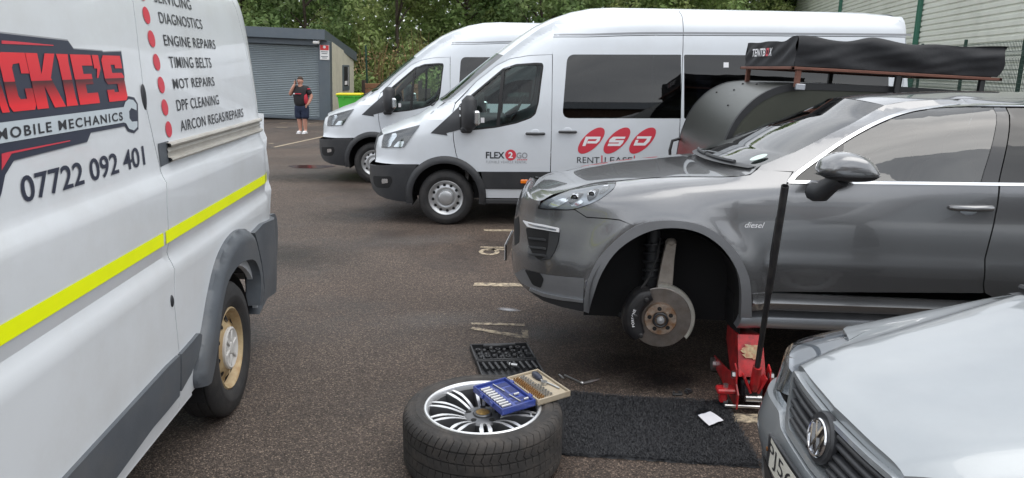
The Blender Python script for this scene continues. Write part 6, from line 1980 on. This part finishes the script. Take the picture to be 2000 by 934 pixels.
rim = MB().lathe([(rim_ + .006, .286), (rim_ + .003, .296), (rim_ - .004, .298), (rim_ - .012, .293), (rim_ - .016, .283), (rim_ - .02, .262)], 72)
rim.build('rim_lip', 'machined_alloy', wl, 60)
MB().lathe([(rim_ - .02, .262), (rim_ - .03, .2), (rim_ - .034, .1), (rim_ - .03, .03)], 72).build('rim_barrel', 'alloy_grey', wl, 60)
MB().lathe([(.165, .06), (.17, .14), (.05, .15)], 40).build('hub_back', 'shadow_black', wl, 60)
nd = 10
for k in range(nd):
    th = 2 * math.pi * k / nd + .42
    for s in (-1, 1):
        m_ = MB()
        pts = []
        for j in range(9):
            f = j / 8
            r_ = .085 + (.266 - .085) * f
            off = s * (.0085 + .0115 * min(1, f * 1.6) ** .8)
            zz = .262 - .018 * (1 - f) ** 1.5 + .012 * math.sin(math.pi * f) + .012 * f
            hw = .0082 + .0008 * math.sin(math.pi * f) + (.002 if .62 < f < .8 else 0)
            pts.append((r_, off, zz, hw))
        vs, fs, mi = [], [], []
        for (r_, off, zz, hw) in pts:
            for (o2, dz) in ((-hw, -.055), (-hw, -.0015), (-hw + .0015, 0), (hw - .0015, 0), (hw, -.0015), (hw, -.055)):
                vs.append((r_ * math.cos(th) - (off + o2) * math.sin(th), r_ * math.sin(th) + (off + o2) * math.cos(th), zz + dz))
        for j in range(8):
            for q in range(5):
                m_.cur = 1 if q == 2 else 0
                m_.add([], [])
                fs.append((j * 6 + q, (j + 1) * 6 + q, (j + 1) * 6 + q + 1, j * 6 + q + 1)); mi.append(1 if q == 2 else 0)
        m_.v = vs; m_.f = fs; m_.mi = mi
        m_.build('spoke', ['alloy_grey', 'machined_alloy'], wl, 30)
hubw = MB().lathe([(.1, .2), (.1, .236), (.09, .246), (.072, .25), (.05, .25), (.046, .246), (.04, .246)], 48).build('hub', 'alloy_grey', wl, 40)
for k in range(5):
    a = 2 * math.pi * k / 5 + .35
    MB().lathe([(.0145, .2485), (.014, .2505), (.001, .2505)], 14, Matrix.Translation((math.cos(a) * .074, math.sin(a) * .074, 0))).build('bolt_hole', 'shadow_black', hubw, None)
cc = MB().lathe([(.044, .246), (.044, .256), (.04, .26), (.036, .259), (.001, .26)], 36).build('centre_cap', 'alloy_grey', wl, 40)
MB().lathe([(.034, .2605), (.02, .262), (.001, .262)], 30).build('crest', 'crest', cc, 40)
MB().cyl((.2 * 1.2, -.06, .24), (.2 * 1.16, -.06, .292), .005, n=8).build('valve', 'bright_steel', wl)

# ================================================================ socket set lying open on the wheel
pm('case_blue', (.03, .055, .26), .38, coat=.2, var=.1, vs=12, dirt=(.1, .1, .14), dirts=14, dirta=.3)
pm('case_blue_dark', (.018, .028, .12), .5)
pm('case_cream', (.42, .36, .27), .5, var=.12, vs=14, dirt=(.2, .14, .08), dirts=14, dirta=.55)
pm('bit_brass', (.36, .2, .08), .4, metal=.6, var=.3, vs=30)
ang = math.atan2(.56, .83)
box = empty('socket_set', (-.190, 3.392, .3045), 0, 'open blue and cream socket set case lying on the wheel', 'tool case')
E1, E2 = Vector((.828, .56)), Vector((.5, -.866))
BM = Matrix(((E1.x, E2.x, 0, 0), (E1.y, E2.y, 0, 0), (0, 0, 1, 0), (0, 0, 0, 1)))
def tray(a0, a1, b0, b1, h, wall, name, mat, inner):
    m_ = MB()
    m_.box(((a0 + a1) / 2, (b0 + b1) / 2, .004), (a1 - a0, b1 - b0, .008), .002)
    for (c, sz) in ((((a0 + a1) / 2, b0 + wall / 2, h / 2), (a1 - a0, wall, h)), (((a0 + a1) / 2, b1 - wall / 2, h / 2), (a1 - a0, wall, h)),
                    ((a0 + wall / 2, (b0 + b1) / 2, h / 2), (wall, b1 - b0 - wall * 2 - .0005, h - .0006)), ((a1 - wall / 2, (b0 + b1) / 2, h / 2), (wall, b1 - b0 - wall * 2 - .0005, h - .0006))):
        m_.box(c, sz, .003)
    t_ = MB()
    t_.v = [tuple(BM @ Vector(p)) for p in m_.v]; t_.f = m_.f; t_.mi = m_.mi
    o = t_.build(name, mat, box, 40)
    k = MB().box(((a0 + a1) / 2, (b0 + b1) / 2, h * .4), (a1 - a0 - wall * 2 - .001, b1 - b0 - wall * 2 - .001, h * .35), .002)
    k.v = [tuple(BM @ Vector(p)) for p in k.v]
    k.build('insert', inner, o, 40)
    return o
blue = tray(0, .196, 0, .30, .034, .009, 'blue_tray', 'case_blue', 'case_blue')
cream = tray(.204, .404, 0, .31, .032, .009, 'cream_tray', 'case_cream', 'case_cream')
def pc(name, mat, parent, a, b, z, da, db, r_, n=8):
    p = BM @ Vector((a - da / 2, b - db / 2, z)); q = BM @ Vector((a + da / 2, b + db / 2, z))
    return MB().cyl(p, q, r_, n=n).build(name, mat, parent)
for k in range(9):
    pc('socket', 'bright_steel', blue, .045 - .0 * k, .05 + k * .0265, .024, .052, .0, .0075)
def recess(a0, a1, b0, b1, parent, mat='case_blue_dark', z=.0195):
    k = MB().box(((a0 + a1) / 2, (b0 + b1) / 2, z), (a1 - a0, b1 - b0, .003), .001)
    k.v = [tuple(BM @ Vector(p)) for p in k.v]
    k.build('recess', mat, parent)
recess(.095, .18, .03, .07, blue); recess(.1, .125, .09, .19, blue); recess(.14, .18, .085, .15, blue); recess(.1, .175, .21, .235, blue); recess(.1, .15, .25, .28, blue); recess(.012, .082, .03, .285, blue)
pc('extension_bar', 'bright_steel', blue, .112, .075, .024, .012, .1, .004); pc('extension_bar', 'bright_steel', blue, .125, .215, .024, .012, .09, .004)
pc('adapter', 'bright_steel', blue, .15, .185, .026, .03, .0, .007); pc('adapter', 'bright_steel', blue, .165, .255, .026, .026, .0, .007)
for row, (aa, mt, r0, hh) in enumerate(((.226, 'bit_brass', .0042, .03), (.238, 'bit_brass', .0042, .028), (.250, 'bit_brass', .0042, .028), (.268, 'bright_steel', .0065, .016), (.286, 'bright_steel', .0065, .016), (.303, 'bright_steel', .006, .014))):
    for k in range(15 if row < 3 else 11):
        if row == 5 and k < 5: continue
        b_ = .04 + k * (.0175 if row < 3 else .0235) + .004 * (row % 2)
        p = BM @ Vector((aa, b_, .018))
        if row < 3: MB().cyl(p, p + Vector((.001, .001, hh * .6)), r0, n=6).build('bit', mt, cream)
        else: MB().lathe([(r0, 0), (r0, hh), (r0 * .6, hh), (r0 * .6, hh * .3), (.0005, hh * .3)], 12, Matrix.Translation(p)).build('socket', mt, cream)
recess(.31, .392, .03, .29, cream, 'case_cream', .0195)
p, q, r0 = [BM @ Vector(v) for v in ((.352, .035, .03), (.345, .12, .03), (.335, .165, .03))]
rt = MB().tube([p, p.lerp(q, .3), p.lerp(q, .8), q], [.012, .02, .018, .01], 10).build('ratchet_handle', 'print_navy', cream, 60)
MB().tube([q, r0], .006, 8).cyl(r0 + Vector((0, 0, -.008)), r0 + Vector((0, 0, .01)), .017, n=16).build('ratchet_head', 'bright_steel', rt)
pc('extension_bar', 'bright_steel', cream, .365, .2, .026, .02, .1, .005)
for b_ in (.06, .24):
    k = MB().box((.2, b_, .03), (.016, .03, .01), .002); k.v = [tuple(BM @ Vector(p)) for p in k.v]; k.build('hinge', 'case_blue', box)
for b_ in (.1, .2):
    k = MB().box((-.004, b_, .02), (.01, .03, .022), .003); k.v = [tuple(BM @ Vector(p)) for p in k.v]; k.build('latch', 'case_blue', box)

# ================================================================ black tool case on the tarmac
pm('case_black', (.024, .025, .028), .42, var=.2, vs=16, dirt=(.09, .085, .08), dirts=10, dirta=.35)
bc_ = empty('black_tool_case', (-.285, 4.70, 0), 0, 'open black plastic tool case on the tarmac behind the wheel', 'tool case')
F1, F2 = Vector((.992, .1)).normalized(), Vector((.2, -.98)).normalized()
KM = Matrix(((F1.x, F2.x, 0, 0), (F1.y, F2.y, 0, 0), (0, 0, 1, 0), (0, 0, 0, 1)))
def kbuild(mb, name, mat, parent, ang=40):
    mb.v = [tuple(KM @ Vector(p)) for p in mb.v]
    return mb.build(name, mat, parent, ang)
def ktray(b0, b1, h, name):
    m_ = MB().box((.2, (b0 + b1) / 2, .006), (.4, b1 - b0, .012), .003)
    for c, sz in (((.2, b0 + .006, h / 2), (.4, .012, h)), ((.2, b1 - .006, h / 2), (.4, .012, h)), ((.006, (b0 + b1) / 2, h / 2), (.012, b1 - b0 - .0245, h - .001)), ((.394, (b0 + b1) / 2, h / 2), (.012, b1 - b0 - .0245, h - .001))):
        m_.box(c, sz, .003)
    return kbuild(m_, name, 'case_black', bc_)
lid_ = ktray(0, .28, .045, 'lid')
base_ = ktray(.295, .59, .045, 'base')
kbuild(MB().box((.2, .03, .035), (.22, .035, .03), .006), 'carry_handle', 'case_black', lid_)
rk = random.Random(4)
for i in range(8):
    for j in range(3):
        a, b = .045 + i * .045, .08 + j * .065
        hgt = rk.uniform(.02, .04)
        if (i + j) % 3 == 0:
            k = MB().lathe([(.017, .0), (.017, hgt), (.01, hgt), (.01, hgt * .4), (.001, hgt * .4)], 14, Matrix.Translation((a, b, .012)))
        else:
            k = MB().box((a, b, .012 + hgt / 2), (.026, .03, hgt), .006)
        kbuild(k, 'tool_holder', 'case_black', lid_)
for i in range(9):
    kbuild(MB().cyl((.04 + i * .04, .325, .035), (.055 + i * .04, .42, .03), .011, n=10), 'socket', 'case_black', base_)
kbuild(MB().cyl((.21, .395, .05), (.245, .41, .05), .012, n=12).cyl((.205, .393, .05), (.2, .39, .05), .016, n=12), 'loose_socket', 'bright_steel', base_)

# ================================================================ spanner, bit, clips, mat, bag
br = empty('cranked_bar', (.44, 4.15, 0), 0, 'bent silver bar lying on the tarmac beyond the socket set', 'tool')
MB().tube([(-.1, .128, .008), (0, 0, .01)], .006, 8).build('shaft', 'bright_steel', br)
MB().tube([(0, 0, .01), (.06, .034, .01), (.112, .063, .012)], [.007, .009, .004], 8).ball((0, 0, .012), .012, 10, 8).build('tip', 'bright_steel', br)
b2 = MB().tube([(.307, 4.288, .006), (.322, 4.25, .006), (.332, 4.228, .006)], [.005, .006, .004], 8).build('driver_bit', 'bright_steel')
tag(b2, 'short silver driver bit lying left of the bent bar', 'tool')
for k, (x, y, lb) in enumerate(((.995, 4.01, 'small black plastic clip on the tarmac above the mat, the left one'), (1.075, 4.045, 'small black plastic clip on the tarmac above the mat, nearer the jack'))):
    c_ = empty('plastic_clip', (x, y, 0), k * .8, lb, 'clip', 'black clips above the mat')
    MB().box((0, 0, .008), (.06, .014, .012), .003).build('body', 'case_black', c_)
    MB().box((.022, .02, .012), (.012, .035, .01), .003, Matrix.Rotation(.4, 4, 'Z')).box((-.02, .012, .014), (.012, .02, .02), .003).build('prong', 'case_black', c_)

pm('mat_fibre', (.02, .021, .025), .62, var=.3, vs=60)
mt_ = empty('rubber_mat', (0, 0, 0), 0, 'black fibrous kneeling mat on the tarmac right of the wheel', 'mat')
mc = [(.16, 4.05), (1.25, 3.905), (1.23, 3.205), (.14, 3.325)]
def matp(a, b):
    p = Vector(mc[0]).lerp(Vector(mc[1]), a); q = Vector(mc[3]).lerp(Vector(mc[2]), a)
    return p.lerp(q, b)
def matz(a, b): return .012 + .004 * math.sin(a * 9 + b * 4) + (.012 * max(0, a - .9) / .1)
m_ = MB()
def mg(a, b):
    p = matp(a, b); e = min(a, 1 - a, b, 1 - b)
    return (p.x + .004 * math.sin(b * 50), p.y + .004 * math.sin(a * 70), matz(a, b) if e > .004 else .001)
m_.grid(mg, 60, 40)
m_.build('backing', 'mat_fibre', mt_, None)
rg = np.random.default_rng(11)
n = 52000
A, B = rg.uniform(0, 1, n), rg.uniform(0, 1, n)
c0, c1, c2, c3 = [np.array(c) for c in mc]
PX = (c0 * (1 - A[:, None]) + c1 * A[:, None]) * (1 - B[:, None]) + (c3 * (1 - A[:, None]) + c2 * A[:, None]) * B[:, None]
PZ = .011 + .004 * np.sin(A * 9 + B * 4) + .012 * np.maximum(0, A - .9) / .1
th = rg.uniform(0, 2 * np.pi, n); ln = rg.uniform(.008, .018, n); up = rg.uniform(.001, .011, n)
d = np.stack([np.cos(th), np.sin(th)], 1); w2 = np.stack([-np.sin(th), np.cos(th)], 1) * .0012
P0 = np.concatenate([PX - w2, PZ[:, None]], 1); P1 = np.concatenate([PX + w2, PZ[:, None]], 1)
P2 = np.concatenate([PX + d * ln[:, None] + w2, (PZ + up)[:, None]], 1); P3 = np.concatenate([PX + d * ln[:, None] - w2, (PZ + up)[:, None]], 1)
V = np.stack([P0, P1, P2, P3], 1).reshape(-1, 3)
o = link('pile', quads_mesh('pile', V, np.arange(len(V)).reshape(-1, 4), 'mat_fibre'), None, mt_)
o['kind'] = 'stuff'
pm('paper_white', (.72, .72, .76), .5, var=.06, vs=20)
glass_mat('bag_film', (.8, .82, .86), 1.45, .12)
bag = empty('plastic_bag', (1.09, 3.685, .028), 0, 'small clear zip bag with white card lying on the mat', 'bag')
q4 = [(-.064, .054), (.013, .10), (.074, -.046), (-.022, -.112)]
def bgf(a0, a1, off):
    def f(a, b):
        a = a0 + (a1 - a0) * a
        p = Vector(q4[0]).lerp(Vector(q4[3]), a).lerp(Vector(q4[1]).lerp(Vector(q4[2]), a), b)
        return (p.x, p.y, off + .0015 * math.sin(a * 6 + b * 4) + .001 * math.sin(b * 11 - a * 5))
    return f
MB().grid(bgf(.26, 1, .006), 12, 12).build('card', 'paper_white', bag)
MB().grid(bgf(0, .30, .008), 8, 12).build('bag_top', 'bag_film', bag)

# ================================================================ man on the phone by the shed
pm('shirt_black', (.018, .017, .02), .85, var=.2, vs=10)
pm('shirt_red', (.45, .03, .05), .8)
pm('shorts_navy', (.015, .024, .055), .85, var=.2, vs=10)
pm('hair_brown', (.05, .032, .022), .8)
def skin_mesh(name, J, edges, mat, parent, sub=2, root=0):
    me = bpy.data.meshes.new(name)
    me.from_pydata([j[:3] for j in J], edges, [])
    o = bpy.data.objects.new(name, me); COL.objects.link(o)
    md = o.modifiers.new('skin', 'SKIN')
    sv = me.skin_vertices[0].data
    for i, j in enumerate(J):
        sv[i].radius = (j[3], j[4] if len(j) > 4 else j[3])
        sv[i].use_root = (i == root)
    ss = o.modifiers.new('sub', 'SUBSURF'); ss.levels = sub; ss.render_levels = sub
    dg = bpy.context.evaluated_depsgraph_get(); dg.update()
    m2 = bpy.data.meshes.new_from_object(o.evaluated_get(dg))
    bpy.data.objects.remove(o)
    m2.materials.clear(); m2.materials.append(MATS[mat]); m2.shade_smooth()
    return link(name, m2, None, parent)
man = empty('person', (-6.0, 20.93, 0), rad(-8), 'man in black and red polo shirt and navy shorts holding a phone to his ear', 'person')
man.scale = (.9, .9, .9)
# facing -y; x to the viewer's right
J = [(0, 0, .95, .16, .13), (0, 0, 1.15, .165, .13), (0, .01, 1.36, .15, .11), (0, .005, 1.475, .06, .06), (0, -.01, 1.55, .065, .07), (0, -.02, 1.63, .1, .115), (0, -.005, 1.71, .08, .09),
     (-.2, .0, 1.4, .07), (-.33, -.1, 1.2, .06), (-.19, -.15, 1.43, .046), (-.12, -.12, 1.56, .032),
     (.2, 0, 1.4, .07), (.32, .06, 1.16, .06), (.255, -.06, .95, .046), (.2, -.1, .89, .034),
     (-.1, 0, .86, .11), (-.105, -.01, .5, .075), (-.1, .02, .3, .075), (-.1, .03, .09, .048), (-.11, -.1, .04, .034),
     (.1, 0, .86, .11), (.09, -.03, .5, .075), (.08, .0, .3, .075), (.075, .02, .09, .048), (.08, -.11, .04, .034)]
Ed = [(0, 1), (1, 2), (2, 3), (3, 4), (4, 5), (5, 6), (2, 7), (7, 8), (8, 9), (9, 10), (2, 11), (11, 12), (12, 13), (13, 14), (0, 15), (15, 16), (16, 17), (17, 18), (18, 19), (0, 20), (20, 21), (21, 22), (22, 23), (23, 24)]
skin_mesh('body', J, Ed, 'skin', man)
shirt = skin_mesh('polo_shirt', [(0, -.01, .80, .23, .19), (0, -.02, 1.05, .25, .21), (0, 0, 1.34, .21, .15), (0, .005, 1.47, .085, .085), (-.21, 0, 1.4, .1), (-.29, -.06, 1.25, .095), (.21, 0, 1.4, .1), (.29, .03, 1.2, .095)],
          [(0, 1), (1, 2), (2, 3), (2, 4), (4, 5), (2, 6), (6, 7)], 'shirt_black', man)
MB().box((-.03, -.205, 1.245), (.25, .03, .03), .008).build('chest_stripe', 'shirt_red', shirt)
MB().box((-.13, -.207, 1.245), (.06, .03, .035), .008).build('chest_badge', 'print_white', shirt)
MB().ball((.195, -.09, 1.08), (.055, .1, .18), 12, 8).build('side_flash', 'shirt_red', shirt)
MB().ball((.245, -.015, 1.39), (.075, .075, .03), 12, 8).build('sleeve_flash', 'shirt_red', shirt)
skin_mesh('shorts', [(0, 0, .96, .21, .17), (0, 0, .84, .2, .16), (-.1, 0, .74, .15), (-.115, -.01, .44, .135), (.1, 0, .74, .15), (.1, -.02, .44, .135)], [(0, 1), (1, 2), (2, 3), (1, 4), (4, 5)], 'shorts_navy', man)
for s, y in ((-.107, -.05), (.078, -.06)):
    sh_ = MB().ball((s, y, .045), (.056, .145, .05), 16, 10).box((s, y, .012), (.1, .28, .022), .01)
    sh_.build('trainer', 'print_white', man, 60)
    MB().cyl((s, y + .08, .07), (s, y + .08, .13), .045, .042, n=14).build('sock', 'print_white', man)
MB().ball((0, .005, 1.70), (.088, .105, .075), 16, 10).build('hair', 'hair_brown', man)
fc = MB()
for s in (-1, 1): fc.ball((s * .032, -.108, 1.635), (.012, .008, .007), 8, 6)
fc.build('eyes', 'hair_brown', man)
MB().ball((0, -.118, 1.605), (.014, .018, .022), 8, 6).build('nose', 'skin', man)
MB().box((0, -.112, 1.565), (.045, .012, .008), .003).build('mouth', 'shirt_red', man)
for s in (-1, 1): MB().ball((s * .088, 0, 1.62), (.012, .025, .032), 8, 6).build('ear', 'skin', man)
def hand(c, dirv, side, curl):
    c = Vector(c); dv = Vector(dirv).normalized(); sv = dv.cross(Vector((0, -1, 0))).normalized() * side
    m_ = MB().ball(c, (.03, .026, .038), 12, 8)
    for k in range(4):
        b = c + dv * .03 + sv * (.012 * (k - 1.5))
        ln_ = (.05, .058, .055, .042)[k]
        m_.tube([b, b + dv * ln_ * .5 + Vector((0, -.012 * curl, 0)), b + dv * ln_ * .8 + Vector((0, .01 * curl, 0))], [.009, .0085, .007], 6)
    t_ = c + sv * -.025
    m_.tube([t_, t_ + dv * .02 - sv * .015, t_ + dv * .045 - sv * .012], [.01, .009, .008], 6)
    return m_.build('hand', 'skin', man, 60)
hand((-.115, -.125, 1.575), (.1, .1, 1), 1, 1)
hand((.195, -.105, .885), (-.1, -.1, -1), -1, 1)
tag(MB().box((0, 0, 0), (.012, .075, .15), .005, Matrix.Rotation(-.15, 4, 'Y')).build('phone', 'gloss_black', None, 40, (-6.098, 20.828, 1.455)), 'dark phone held to the ear of the man', 'phone')
